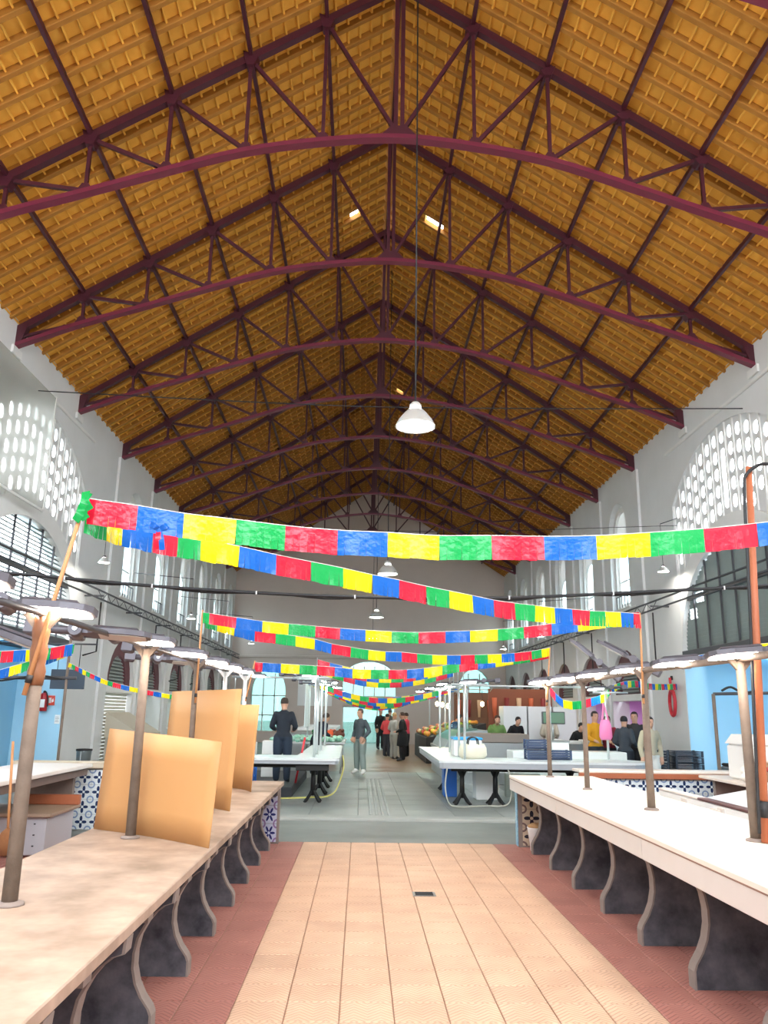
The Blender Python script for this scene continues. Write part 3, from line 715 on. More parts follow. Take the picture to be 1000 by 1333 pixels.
for i, y in enumerate(RP): pole([2.69, 2.6, 2.55, 2.53][i], y, .885, 2.08, .034 if i < 2 else .028, ['wooden pole nearest the viewer on the right counter', 'second wooden pole along the right counter', 'third wooden pole along the right counter', 'last wooden pole at the far end of the right counter'][i])
bmn = tag(MB().tube([(2.72, 3.4, 2.10), (2.69, 5.69, 2.10), (2.6, 7.43, 2.10), (2.55, 9.31, 2.07), (2.53, 11.1, 2.08)], .026, 8).build('lamp_beam', M['wood']), 'long round wooden beam resting on the right hand poles', 'beam')
bml = tag(MB().tube([(-1.67, 2.4, 2.15), (-1.67, 4.24, 2.17), (-1.67, 6.33, 2.16), (-1.67, 8.3, 2.16), (-1.67, 10.1, 2.16), (-1.57, 11.2, 2.16)], .018, 8).build('lamp_beam', M['darkgrey']), 'thin dark metal tube joining the tops of the left poles', 'beam')
def stick(p0, p1, r, label, m='bamboo', wire=False):
    t = thing('bunting_stick', label, 'stick', p0, 0, 'sticks holding the bunting')
    MB().tube([p0, p1], [r, r * .85], 8).build('shaft', M[m], t)
    MB().tube([Vector(p0).lerp(Vector(p1), .06), Vector(p0).lerp(Vector(p1), .10)], r * 1.35, 8).build('binding', M['cable'], t)
    return t
stick((-1.70, 4.19, 1.75), P(110, 655, 4.19), .013, 'bare bamboo stick taped to the nearest left pole')
t = stick((2.71, 5.60, .89), P(975, 608, 5.6), .028, 'tall orange-brown post standing beside the nearest right pole', 'brownwood')
MB().tube(smooth([(2.66, 5.57, .95), (2.70, 5.565, 1.8), (2.745, 5.565, 2.6)] + [P(969, 640, 5.56), P(972, 618, 5.56), P(985, 607, 5.56), P(1000, 604, 5.5), P(1040, 610, 5.4)]), .012, 6).build('black_cable', M['cable'], t)
stick((2.575, 7.40, 1.8), P(833, 798, 7.40), .011, 'raw stick tied to the second right pole')
stick((-1.65, 8.26, 1.75), P(264, 794, 8.26), .011, 'raw stick tied to the pole at the second brown board')
stick((2.51, 11.0, 1.8), P(716, 843, 11.0), .011, 'raw stick tied to the last right pole')
stick((-1.55, 11.12, 1.8), P(332, 860, 11.12), .010, 'raw stick tied to the thin far left pole')
# ------------------------------------------------------------------ street-lamp style LED lamps
M['lamp_on'] = mat('lamp_face_lit', 'fff6ea', .4, emit='ffeedd', estr=LAMP)
M['lamp_cool'] = mat('lamp_face_cool', 'f4fffb', .4, emit='ddfff2', estr=LAMP_C)
M['lamp_off'] = mat('lamp_face_unlit', 'b9b9b4', .3)
M['lampbody'] = mat('lamp_grey_casting', '5d5a60', .5, .3, col2='504d54', scale=6)
def lamp_proto(name, face, label, group):
    t = thing(name, label, 'lamp', (0, 0, 0), 0, group)
    hx = 0.46
    prof = [(-.02, .04), (.06, .05), (.10, .08), (.30, .095), (hx - .04, .08), (hx, .04)]
    m = MB(); out = [(x, w) for x, w in prof] + [(x, -w) for x, w in reversed(prof)]
    m.plate(out, [], lambda a, b, tt: (a, b, tt), 0, .035); m.bbox(.08, .38, -.06, .06, .03, .06, .02); m.build('housing', M['lampbody'], t, local=True)
    MB().plate([(.13, .065), (.33, .08), (.43, .06), (.43, -.06), (.33, -.08), (.13, -.065)], [], lambda a, b, tt: (a, b, tt), -.006, -.001).build('light_panel', face, t, local=True)
    MB().tube([(-.26, 0, .02), (0, 0, .02)], .028, 10).build('arm', M['lampbody'], t, local=True)
    m = MB(); m.tube([(-.02, -.07, .02), (-.02, .07, .02)], .045, 12)
    j = m.build('joint', M['lampbody'], t, local=True); MB().tube([(-.02, -.078, .02), (-.02, -.068, .02)], .016, 8).build('bolt', M['stainless'], j, local=True)
    MB().bbox(-.34, -.24, -.045, .045, -.03, .065, .012).build('clamp', M['lampbody'], t, local=True)
    return t
lpA = lamp_proto('counter_lamp', M['lamp_on'], 'x', 'lit lamps over the near counters')
def place(proto, first, loc, rz, label, tilt=0.0, roll=.17):
    o = proto if first else dup(proto, label=label)
    o['label'] = label; o.location = loc; o.rotation_euler = (roll if abs(rz) > 1.6 else -roll, tilt, rz); return o
RL = [3.3, 4.4, 5.55, 6.55, 7.6, 8.7, 9.8, 10.9]; LL = [2.2, 3.2, 4.24, 6.15, 7.5, 8.7, 9.7, 10.8]
for i, y in enumerate(RL):
    x = 2.69 - (y - 5.7) * .03 if y < 11 else 2.53
    place(lpA, i == 0, (x + .16, y, 2.135), math.pi, 'lit grey street-type lamp over the right counter, %s' % ('out of frame, nearest row end' if i == 0 else 'just beyond the frame edge' if i == 1 else '%s visible from the viewer' % ORD[i - 2]), .10)
for i, y in enumerate(LL):
    place(lpA, False, (-1.86, y, 2.195), 0, 'lit grey street-type lamp over the left counter, %s' % ('behind the viewer' if i == 0 else 'beside the viewer' if i == 1 else '%s visible from the viewer' % ORD[i - 2]), .07)
lpB = lamp_proto('unlit_lamp', M['lamp_off'], 'x', 'unlit lamps over the near counters')
place(lpB, True, (-2.3, 4.9, 2.14), -.2, 'unlit grey lamp hanging left of the nearest lit lamp on the left', .3)
place(lpB, False, (-1.86, 5.35, 2.16), .15, 'unlit grey lamp arm between the first two lit left lamps', .05)
place(lpB, False, (-2.05, 8.3, 2.16), .3, 'unlit lamp above the second brown board', .05)
place(lpB, False, (3.1, 9.2, 2.30), 2.5, 'unlit lamp turned away behind the right beam', -.5)
place(lpB, False, (3.05, 10.4, 2.34), 2.7, 'unlit square lamp tipped up at the far end of the right beam', -.7)
# big pendant lamps
M['shade'] = mat('pendant_shade', 'c9cac6', .35, .4)
M['pendlit'] = mat('pendant_glow', 'ffffff', .4, emit='fffaf0', estr=PEND)
def pendant(p, r, ztop_, label, first=None, lit=True, grp='pendant lamps over the aisle'):
    t = thing('pendant_lamp', label, 'lamp', p, 0, grp)
    sh_ = MB().lathe([(r, 0), (r * .98, r * .08), (r * .80, r * .40), (r * .55, r * .72), (r * .42, r * .85), (r * .36, r * .85), (r * .5, r * .66), (r * .74, r * .36), (r * .93, r * .02), (r, 0)], (0, 0, 0), 24, cap=False)
    sh_.build('shade', M['shade'], t, local=True)
    MB().lathe([(r * .30, r * .85), (r * .30, r * 1.15), (r * .16, r * 1.3), (0.0, r * 1.3)], (0, 0, 0), 16).build('cap', M['shade'] if r > .2 else M['darkgrey'], t, local=True)
    MB().lathe([(0, r * .06), (r * .86, r * .06), (r * .80, r * .14), (0, r * .14)], (0, 0, 0), 20).build('diffuser', M['pendlit'] if lit else M['lamp_off'], t, local=True)
    MB().tube([(0, 0, r * 1.28), (0, 0, ztop_ - p[2] + (.12 if r > .2 else 0))], .011 if r > .2 else .006, 6).build('chain', M['cable'], t, local=True)
    return t
zr_at = lambda x: ztop(x - XRID)
pendant((.65, 10.0, 5.36), .27, zr_at(.65), 'large white lit pendant lamp hanging over the aisle')
pendant((.62, 20.0, 5.05), .27, zr_at(.62), 'pendant lamp hanging in the middle partly behind the second bunting string')
pendant((.51, 29.0, 4.97), .27, zr_at(.51), 'small lit pendant lamp far down the aisle')
pendant((.65, .5, 5.36), .27, zr_at(.65), 'pendant lamp above the viewer, out of frame')
pendant((.5, 37.0, 4.9), .27, zr_at(.5), 'farthest pendant lamp over the aisle near the gable wall')
for i, (x, y, z) in enumerate(((-6.2, 19.0, 5.03), (7.3, 19.0, 5.08), (-5.1, 24.0, 4.27), (-5.0, 30, 4.4), (-4.9, 36, 4.5), (6.0, 27, 4.2), (6.0, 34, 4.3))):
    pendant((x, y, z), .14, z + 1.2, ['small lit floodlight hanging by the left wall below the first bunting string', 'small lit floodlight hanging by the right wall below the first bunting string', 'small pendant lamp left of the third bunting string', 'small pendant lamp below the left end of the third bunting', 'tiny pendant lamp near the far left corner', 'small pendant lamp in front of the right wall arches', 'tiny pendant lamp near the far right corner'][i], grp='small lamps near the walls')
    tag(MB().tube([(x, y, z + 1.2), (XL if x < 0 else XR, y, z + 1.35)], .012, 5).build('lamp_bracket', M['darkgrey']), 'thin bracket arm holding the %s small wall lamp, %s side' % (ORD[i], 'left' if x < 0 else 'right'), 'bracket', 'brackets of the small wall lamps')
# ------------------------------------------------------------------ boards standing on the left counter
def board(b0, b1, z0, h0, h1, bow, label):
    t = MB(); n = 10; b0 = Vector(b0); b1 = Vector(b1); d = (b1 - b0); nn = Vector((-d.y, d.x)).normalized()
    f = []; r = []
    for i in range(n + 1):
        u = i / n; q = b0 + d * u
        for k in range(5):
            v = k / 4; o = nn * (bow * math.sin(math.pi * u) * (1 - .55 * v) + .06 * v)
            pnt = (q.x + o.x, q.y + o.y, z0 + .003 + lerp(h0, h1, u) * v); f.append(pnt); r.append((pnt[0] + nn.x * .006, pnt[1] + nn.y * .006, pnt[2]))
    N = len(f); fs = []
    for i in range(n):
        for k in range(4):
            a = i * 5 + k; fs.append((a, a + 5, a + 6, a + 1)); fs.append((N + a, N + a + 1, N + a + 6, N + a + 5))
    edge = [i * 5 for i in range(n + 1)] + [n * 5 + k for k in range(1, 5)] + [i * 5 + 4 for i in range(n - 1, -1, -1)] + [k for k in range(3, 0, -1)]
    for i in range(len(edge)): a, b = edge[i], edge[(i + 1) % len(edge)]; fs.append((a, b, N + b, N + a))
    t._add(f + r, fs, 0, True)
    return tag(t.build('fibreboard_panel', M['mdf']), label, 'board', 'brown boards on the left counter')
board((-2.07, 6.74), (-1.02, 5.90), .765, .76, .70, .05, 'largest and nearest brown fibreboard panel standing on the left counter')
board((-2.05, 8.75), (-1.20, 7.95), .765, 1.10, 1.12, .05, 'tall brown fibreboard panel between the other two boards')
board((-1.95, 10.35), (-1.24, 9.75), .765, .98, .98, .18, 'curved brown fibreboard panel farthest along the left counter')
# ------------------------------------------------------------------ bunting
def plastic(name, col):
    m = bpy.data.materials.new(name); m.use_nodes = True; t = NT(m); b = t.n['Principled BSDF']
    b.inputs['Base Color'].default_value = lin(col); b.inputs['Roughness'].default_value = .22
    tl = t.add('ShaderNodeBsdfTranslucent'); tl.inputs[0].default_value = lin(col); mx = t.add('ShaderNodeMixShader'); mx.inputs[0].default_value = .35
    t.l.new(t.bump(t.noise(28, 3, t.pos()), .5, .01), b.inputs['Normal'])
    t.l.new(b.outputs[0], mx.inputs[1]); t.l.new(tl.outputs[0], mx.inputs[2]); t.l.new(mx.outputs[0], t.n['Material Output'].inputs[0]); return m
FC = {'red': plastic('red_plastic', 'd81e3a'), 'blue': plastic('blue_plastic', '0f62c0'), 'yellow': plastic('yellow_plastic', 'f0d800'), 'green': plastic('green_plastic', '16a552')}
SEQ = ['red', 'blue', 'yellow', 'green']
def flagmesh(p0, p1, p0b, p1b, name, amp, strips, seed):
    # a strip of plastic between two points of the string, cut into hanging fringes at the foot
    rn = random.Random(seed); m = MB(); n = strips; K = 4
    d = (p1 - p0); nn = Vector((d.y, -d.x, 0)).normalized() if abs(d.x) + abs(d.y) > 1e-6 else Vector((0, -1, 0))
    ph = rn.uniform(0, 6)
    top = .42
    for i in range(n):
        u0 = i / n; u1 = (i + 1) / n
        tw = rn.uniform(-1, 1) * amp * .35; ln = 1 + rn.uniform(-.02, .01)
        for k in range(K):
            v0 = k / K; v1 = (k + 1) / K
            qs = []
            for u, v in ((u0, v0), (u1, v0), (u1, v1), (u0, v1)):
                gap = .0012 / max(d.length, .05) * max(0, (v - top)) * 2 * (1 if u == u0 else -1) * (i % 3 == 0)
                uu = u + gap
                a = p0.lerp(p1, uu); b = p0b.lerp(p1b, uu); q = a.lerp(b, v * ln)
                off = amp * .5 * math.sin(ph + u * 7) * v + (tw * v * v if v > top else 0)
                qs.append(q + nn * off)
            m._add(qs, [(0, 1, 2, 3)], 0, True)
    me = bpy.data.meshes.new(name); me.from_pydata(m.v, [], m.f); return me
BN = [0]
def bunting(pts, label, fw, fh, start=0, strips=7, amp=.012, twist=0.0, seq=None):
    raw = [Vector(p) for p in pts]; pts = smooth(raw, 10); BN[0] += 1
    t = thing('bunting_string', label, 'bunting', tuple(pts[0]), 0, 'plastic bunting strings')
    L = [0]
    for i in range(len(pts) - 1): L.append(L[-1] + (pts[i + 1] - pts[i]).length)
    def at(s):
        for i in range(len(L) - 1):
            if L[i + 1] >= s: return pts[i].lerp(pts[i + 1], (s - L[i]) / max(1e-6, L[i + 1] - L[i]))
        return pts[-1]
    MB().tube(pts, .002, 5).build('cord', M['whiteplastic'], t)
    if seq is not None:                     # one flag between each two neighbouring points
        for k in range(len(raw) - 1):
            dn = Vector((0, twist, -fh)); c = SEQ[(start + k * seq) % 4]
            mkobj('flag', flagmesh(raw[k], raw[k + 1], raw[k] + dn, raw[k + 1] + dn, 'flag', amp, strips, BN[0] * 100 + k), FC[c], t)
        return t
    s = 0; k = start
    while s + .3 * fw < L[-1]:
        e = min(s + fw, L[-1]); a = at(s); b = at(e); dn = Vector((0, twist, -fh))
        c = SEQ[k % 4]
        me = flagmesh(a, b, a + dn, b + dn, 'flag', amp, strips, BN[0] * 100 + k)
        o = mkobj('flag', me, FC[c], t)
        s = e; k += 1
    return t
def path(pp, ys): n = len(pp); return [P(x, y, lerp(ys[0], ys[1], i / (n - 1)) if len(ys) == 2 else ys[i]) for i, (x, y) in enumerate(pp)]
def bnd(xs, curve):                          # points on the string at the given columns
    out = []
    for x in xs:
        for k in range(len(curve) - 1):
            (x0, y0), (x1, y1) = curve[k], curve[k + 1]
            if x <= x1 or k == len(curve) - 2: out.append((x, lerp(y0, y1, (x - x0) / (x1 - x0)))); break
    return out
bunting(path([(116, 649), (180, 658), (240, 668), (308, 676), (372, 684), (440, 690), (505, 693), (572, 697), (640, 697), (708, 698), (776, 697), (846, 693), (916, 688), (985, 681), (1060, 672)], (4.24, 4.55)), 'nearest bunting string crossing the whole view in red, blue, yellow and green', .295, .142, 0, seq=1)
cv = [(112, 662), (140, 674), (175, 686), (240, 698), (312, 711), (360, 722), (405, 731), (445, 739), (485, 748), (520, 755), (555, 763), (585, 769), (615, 775), (643, 781), (670, 785), (697, 788), (722, 791), (745, 793), (768, 795), (790, 796), (810, 797), (833, 799)]
bunting(path(bnd([112, 140, 160, 200, 232, 262, 312, 360, 405, 447, 485, 520, 555, 585, 615, 643, 670, 697, 722, 745, 768, 788, 808, 825, 833], cv), (4.25, 7.4)), 'second bunting string slanting from upper left down to the second right pole', .245, .135, 3, amp=.018, seq=-1)
cv = [(265, 797), (310, 804), (345, 809), (378, 812), (412, 815), (445, 818), (477, 820), (510, 822), (545, 823), (580, 822), (612, 821), (648, 819), (682, 816), (717, 812), (752, 807), (790, 802), (830, 797)]
bunting(path(bnd([263, 273, 308, 342, 376, 411, 443, 476, 510, 545, 580, 612, 648, 682, 718, 752, 788, 822, 832], cv), (8.26, 7.4)), 'third bunting string, level, from the second board to the second right pole', .268, .112, 3, seq=1)
cv = [(265, 802), (300, 812), (332, 821), (358, 824), (385, 828), (410, 832), (432, 838), (455, 842), (480, 846), (502, 848), (525, 849), (545, 851), (570, 853), (600, 853), (630, 852), (660, 851), (690, 848), (716, 843)]
bunting(path(bnd([268, 283, 306, 332, 359, 385, 410, 432, 457, 480, 502, 523, 543, 563, 582, 600, 618, 635, 653, 670, 692, 705, 716], cv), (8.3, 11.0)), 'fourth bunting string, slanting away under the third to the last right pole', .235, .115, 3, amp=.016, seq=-1)
cv = [(332, 862), (367, 864), (400, 866), (432, 868), (460, 871), (492, 872), (526, 872), (550, 870), (580, 866), (610, 861), (650, 856), (690, 850), (716, 845)]
bunting(path(bnd([332, 342, 366, 390, 413, 436, 459, 483, 506, 530, 552, 576, 598, 622, 645, 668, 690, 716], cv), (11.12, 11.0)), 'fifth bunting string across the far ends of both counters', .25, .125, 0, seq=1)
for i, (y, z0, sag, xl, xr) in enumerate(((15.7, 2.60, .16, -.85, 1.98), (16.6, 2.6, .20, -.85, 1.98), (17.4, 2.52, .2, -.85, 1.98), (18.2, 2.68, .2, -.85, 1.98), (20.3, 2.68, .2, -.85, 1.98), (22.5, 2.47, .42, -1.45, 3.0), (23.7, 2.47, .5, -1.45, 3.0), (25, 2.47, .36, -1.45, 3.0), (27.5, 2.47, .44, -1.45, 3.0), (28.7, 2.47, .55, -1.45, 3.0), (30, 2.47, .38, -1.45, 3.0), (31.2, 2.47, .6, -1.45, 3.0), (32.5, 2.47, .42, -1.45, 3.0), (35, 2.47, .34, -1.45, 3.0))):
    if y < 21:
        for q, xx in enumerate((xl, xr)): tag(MB().tube([(xx, y, 2.2), (xx, y, z0 + .08)], .009, 6).build('bunting_stick', M['galv']), 'thin stick on the %s tube frame holding bunting, %s from the viewer' % (('left', 'right')[q], ORD[i]), 'stick', 'thin sticks on the tube frames')
    d = 0.0
    bunting([(xl, y, z0 + .05), (lerp(xl, xr, .3), y + d, z0 - sag * .85), (lerp(xl, xr, .55), y + 2 * d, z0 - sag), (lerp(xl, xr, .8), y + 3 * d, z0 - sag * .5), (xr, y + 4 * d, z0 + (.06 if y < 21 else 0.03))],
            'distant bunting string over the middle aisle, %s beyond the counters' % ORD[i], .25, .14, i, strips=4)
bunting(path([(-30, 852), (0, 848), (30, 846), (55, 845), (95, 838)], (8, 7.5)), 'short bunting string at the left frame edge behind the nearest pole', .16, .11, 2)
bunting(path([(-30, 880), (0, 872), (40, 860), (80, 846), (97, 838)], (8, 7.5)), 'short bunting string rising to the right below another one at left edge', .14, .09, 3)
bunting([Vector((-4.55, 12.75, 2.36))] + path([(128, 881), (150, 889), (180, 896), (205, 901), (235, 906)], (12, 13)), 'small sagging bunting string in front of the cream shutter', .14, .07, 2, strips=4)
bunting(path([(850, 862), (880, 860), (915, 852), (960, 842), (1010, 836)], (10.5, 9)), 'small bunting string under the lamps at the right frame edge', .17, .11, 1, strips=4)
bunting([Vector((4.85, 16.1, 2.1))] + path([(800, 891), (825, 886), (850, 890)], (16.8, 18.5)) + [Vector((XR, 19.75, 2.45))], 'small bunting string above the pink lit shop', .2, .14, 2, strips=4)
bunting([Vector((3.7, 16.0, 2.25))] + path([(730, 909), (745, 913), (762, 911)], (16, 16.1)) + [Vector((4.85, 16.1, 2.1))], 'small bunting cluster hanging over the right stall with the scale', .2, .16, 0, strips=4)
# green knotted tail at the left end of the first string
kn = thing('bunting_knot', 'knotted green plastic tail at the top of the bamboo stick', 'bunting', tuple(P(110, 655, 4.2)))
for i, (x0, y0, x1, y1) in enumerate(((112, 640, 104, 668), (115, 642, 117, 664), (108, 660, 98, 678), (110, 656, 112, 676))):
    a, b = P(x0, y0, 4.19), P(x1, y1, 4.17)
    m = MB(); q = smooth([a, a.lerp(b, .5) + Vector((.015 * (-1) ** i, -.02, 0)), b], 5); m.sweep(q, .045, .003, up=(0, 1, .2)); m.build('tail', FC['green'], kn)
kn2 = thing('bunting_knot', 'small red and blue bow hanging below the blue flag of the first string', 'bunting', tuple(P(206, 692, 4.3)))
for i, (x0, y0, x1, y1, c) in enumerate(((206, 690, 203, 714, 'red'), (207, 690, 211, 716, 'blue'), (206, 690, 196, 682, 'blue'), (207, 690, 218, 684, 'blue'))):
    a, b = P(x0, y0, 4.28), P(x1, y1, 4.27); m = MB(); m.sweep(smooth([a, a.lerp(b, .5) + Vector((.008, -.015, 0)), b], 4), .03, .003, up=(0, 1, .1)); m.build('ribbon', FC[c], kn2)
# ------------------------------------------------------------------ far tables
def ironleg(x, y, parent, h=.74, z0=.035, w=.5):
    m = MB(); m.tube([(x, y, z0 + .12), (x, y, z0 + h)], [.05, .04], 8)
    l = m.build('leg', M['black'], parent)
    for k in range(4):
        a = math.pi / 4 + k * math.pi / 2
        MB().sweep([(x + .03 * math.cos(a), y + .03 * math.sin(a), z0 + .20), (x + .07 * math.cos(a), y + .07 * math.sin(a), z0 + .14), (x + .15 * math.cos(a), y + .15 * math.sin(a), z0 + .05), (x + .20 * math.cos(a), y + .20 * math.sin(a), z0 + .012)], .05, .035).build('foot', M['black'], l)
    for s in (-1, 1): MB().sweep([(x + s * .02, y, z0 + h - .16), (x + s * .07, y, z0 + h - .06), (x + s * .16, y, z0 + h - .01)], .04, .04).build('scroll', M['black'], l)
topm = mat('cool_marble_top', 'dfe3e3', .25, col2='cfd5d5', scale=2)
rimm = mat('grey_table_rim', 'a9acb0', .4, col2='989ba0', scale=5)
tl = thing('stall_table', 'L-shaped white topped table on black cast iron legs, left of the middle aisle', 'table', (-1, 17, .03))
MB().plate([(-2.6, 15.2), (-.42, 15.2), (-.36, 15.3), (-.42, 21), (-1.2, 21), (-1.2, 16.3), (-2.6, 16.3)], [], lambda a, b, t: (a, b, t), .80, .84).build('table_top', topm, tl)
MB().plate([(-2.6, 15.22), (-.43, 15.22), (-.38, 15.32), (-.44, 20.98), (-1.18, 20.98), (-1.18, 16.28), (-2.6, 16.28)], [], lambda a, b, t: (a, b, t), .74, .80).build('rim', rimm, tl)
MB().bbox(-1.15, -.55, 15.3, 15.4, .62, .74, .01).build('iron_bracket', M['black'], tl)
MB().bbox(-2.6, -.6, 15.5, 15.56, .66, .74, .01).build('cross_beam', M['black'], tl)
for x, y in ((-.85, 15.75), (-.8, 17.2), (-.8, 18.6), (-.8, 20.2), (-2.3, 15.75)): ironleg(x, y, tl, .70)
tr_ = thing('stall_table', 'white topped table with rounded right end on black iron legs', 'table', (3.4, 15.6, .03))
oc = [(1.52, 15.15), (4.9, 15.15)] + arc(4.9, 15.75, .55, .60, -math.pi / 2, math.pi / 2, 10)[1:] + [(2.3, 16.35), (2.3, 21), (1.5, 21), (1.46, 15.2)]
MB().plate(oc, [], lambda a, b, t: (a, b, t), .80, .84).build('table_top', topm, tr_)
MB().plate([(lerp(x, 3, .008), lerp(y, 15.75, .02)) for x, y in oc], [], lambda a, b, t: (a, b, t), .70, .80).build('rim', rimm, tr_)
MB().bbox(1.7, 5.1, 15.4, 15.46, .64, .70, .01).build('cross_beam', M['black'], tr_)
for x, y in ((1.93, 15.65), (2.56, 15.7), (1.92, 18.5), (4.0, 15.8), (4.85, 15.8)): ironleg(x, y, tr_, .66)
tag(MB().tube(smooth([(1.6, 15.16, .70), (1.56, 15.1, .4), (1.62, 15.05, .12), (1.8, 15.1, .055), (2.3, 15.3, .055), (2.72, 15.25, .1), (2.76, 15.14, .5), (2.72, 15.2, .69)]), .014, 6).build('hose', mat('grey_hose', 'a8a89c', .5)), 'grey hose looping to the floor under the round-ended table', 'hose')
tag(MB().tube(smooth([(-.36, 18.2, .74), (-.33, 17.8, .5), (-.45, 17.0, .15), (-.62, 16.6, .055), (-.9, 16.4, .055), (-1.3, 16.2, .055), (-1.9, 16.0, .055)]), .016, 6).build('hose', mat('yellow_hose', 'd6cf72', .5)), 'pale yellow hose hanging off the left table onto the floor', 'hose')
# white tube frames over the far tables
def frame(x, ys, z1, nm, ztab=.84, sx=1, z0=None):
    t = thing('tube_frame', nm, 'frame', (x, ys[0], ztab), 0, 'white tube frames over the far tables')
    for y in ys: MB().tube([(x, y, ztab), (x, y, z1)], .024, 8).build('upright', M['galv'], t)
    MB().tube([(x, ys[0] - .2, z1), (x, ys[-1] + .2, z1)], .022, 8).build('top_rail', M['galv'], t)
    for y in ys: MB().tube([(x - .25 * sx, y, z1 + .02), (x + .45 * sx, y, z1 + .02)], .018, 8).build('cross_arm', M['galv'], t)
    return t
frame(-.85, (15.7, 16.6, 18.2, 20.4), 2.28, 'white tube frame rising from the left white table', sx=-1)
frame(1.98, (15.6, 16.5, 18.2, 20.4), 2.20, 'white tube frame on the left part of the round-ended table')
frame(3.7, (16.0,), 2.25, 'single white tube post near the dark blue crates on the right table')
frame(4.85, (16.1, ), 2.1, 'single white tube post at the rounded table end')
tag(MB().tube([(-2.5, 15.9, 2.3), (-.6, 15.9, 2.3)], .02, 8).build('cross_rail', M['galv']), 'horizontal white tube above the left white table', 'rail')
tag(MB().tube([(1.7, 16.3, 2.22), (5.2, 16.3, 2.22)], .02, 8).build('cross_rail', M['galv']), 'horizontal white tube above the round-ended table', 'rail')
lpC = lamp_proto('stall_lamp', M['lamp_cool'], 'x', 'lamps over the far tables')
cl = [(-1.25, 15.8, 2.34, 0, 'cool lit lamp above the near end of the left white table'), (-1.2, 18.2, 2.33, 0, 'cool lit lamp midway along the left white table'), (-1.2, 20.4, 2.33, 0, 'cool lit lamp at the far end of the left white table'),
      (2.35, 15.7, 2.27, math.pi, 'cool lit lamp above the left corner of the round-ended table'), (2.3, 18.2, 2.27, math.pi, 'cool lit lamp midway along the right aisle table'), (2.3, 20.4, 2.27, math.pi, 'cool lit lamp at the far end of the right aisle table'),
      (3.95, 16.2, 2.27, 2.8, 'cool lit lamp above the dark blue crates'), (5.0, 16.3, 2.2, math.pi, 'cool lit lamp above the rounded table end'), (-2.3, 15.9, 2.335, 0, 'cool lit lamp above the man in dark clothes'),
      (-1.12, 24, 2.5, 0, 'cool lit lamp over the green draped table'), (2.68, 24, 2.5, math.pi, 'cool lit lamp over the steel display fridge'), (2.68, 28.4, 2.5, math.pi, 'cool lit lamp over the fruit stall'), (-1.12, 29.3, 2.5, 0, 'cool lit lamp over the left aisle behind the standing man'), (2.68, 33, 2.5, math.pi, 'cool lit lamp over the far right stall'), (-1.12, 35, 2.5, 0, 'farthest cool lit lamp on the left')]
for i, (x, y, z, r, lb_) in enumerate(cl): place(lpC, i == 0, (x, y, z), r, lb_, .05)
tag(MB().tube([(-1.45, 21, 2.5), (-1.45, 37, 2.5)], .022, 8).build('cross_rail', M['galv']), 'long white tube carrying the far lamps left of the aisle', 'rail')
tag(MB().tube([(3.0, 21, 2.5), (3.0, 37, 2.5)], .022, 8).build('cross_rail', M['galv']), 'long white tube carrying the far lamps right of the aisle', 'rail')
for i, (x, y) in enumerate(((-1.45, 23), (-1.45, 29), (-1.45, 35.5), (3.0, 23), (3.0, 29), (3.0, 35.5))):
    tag(MB().tube([(x, y, .03), (x, y, 2.5)], .026, 8).build('rail_post', M['galv']), 'white tube post carrying the far lamps, %s on the %s side' % (ORD[i % 3], 'left' if x < 0 else 'right'), 'post', 'posts of the far lamp rails')
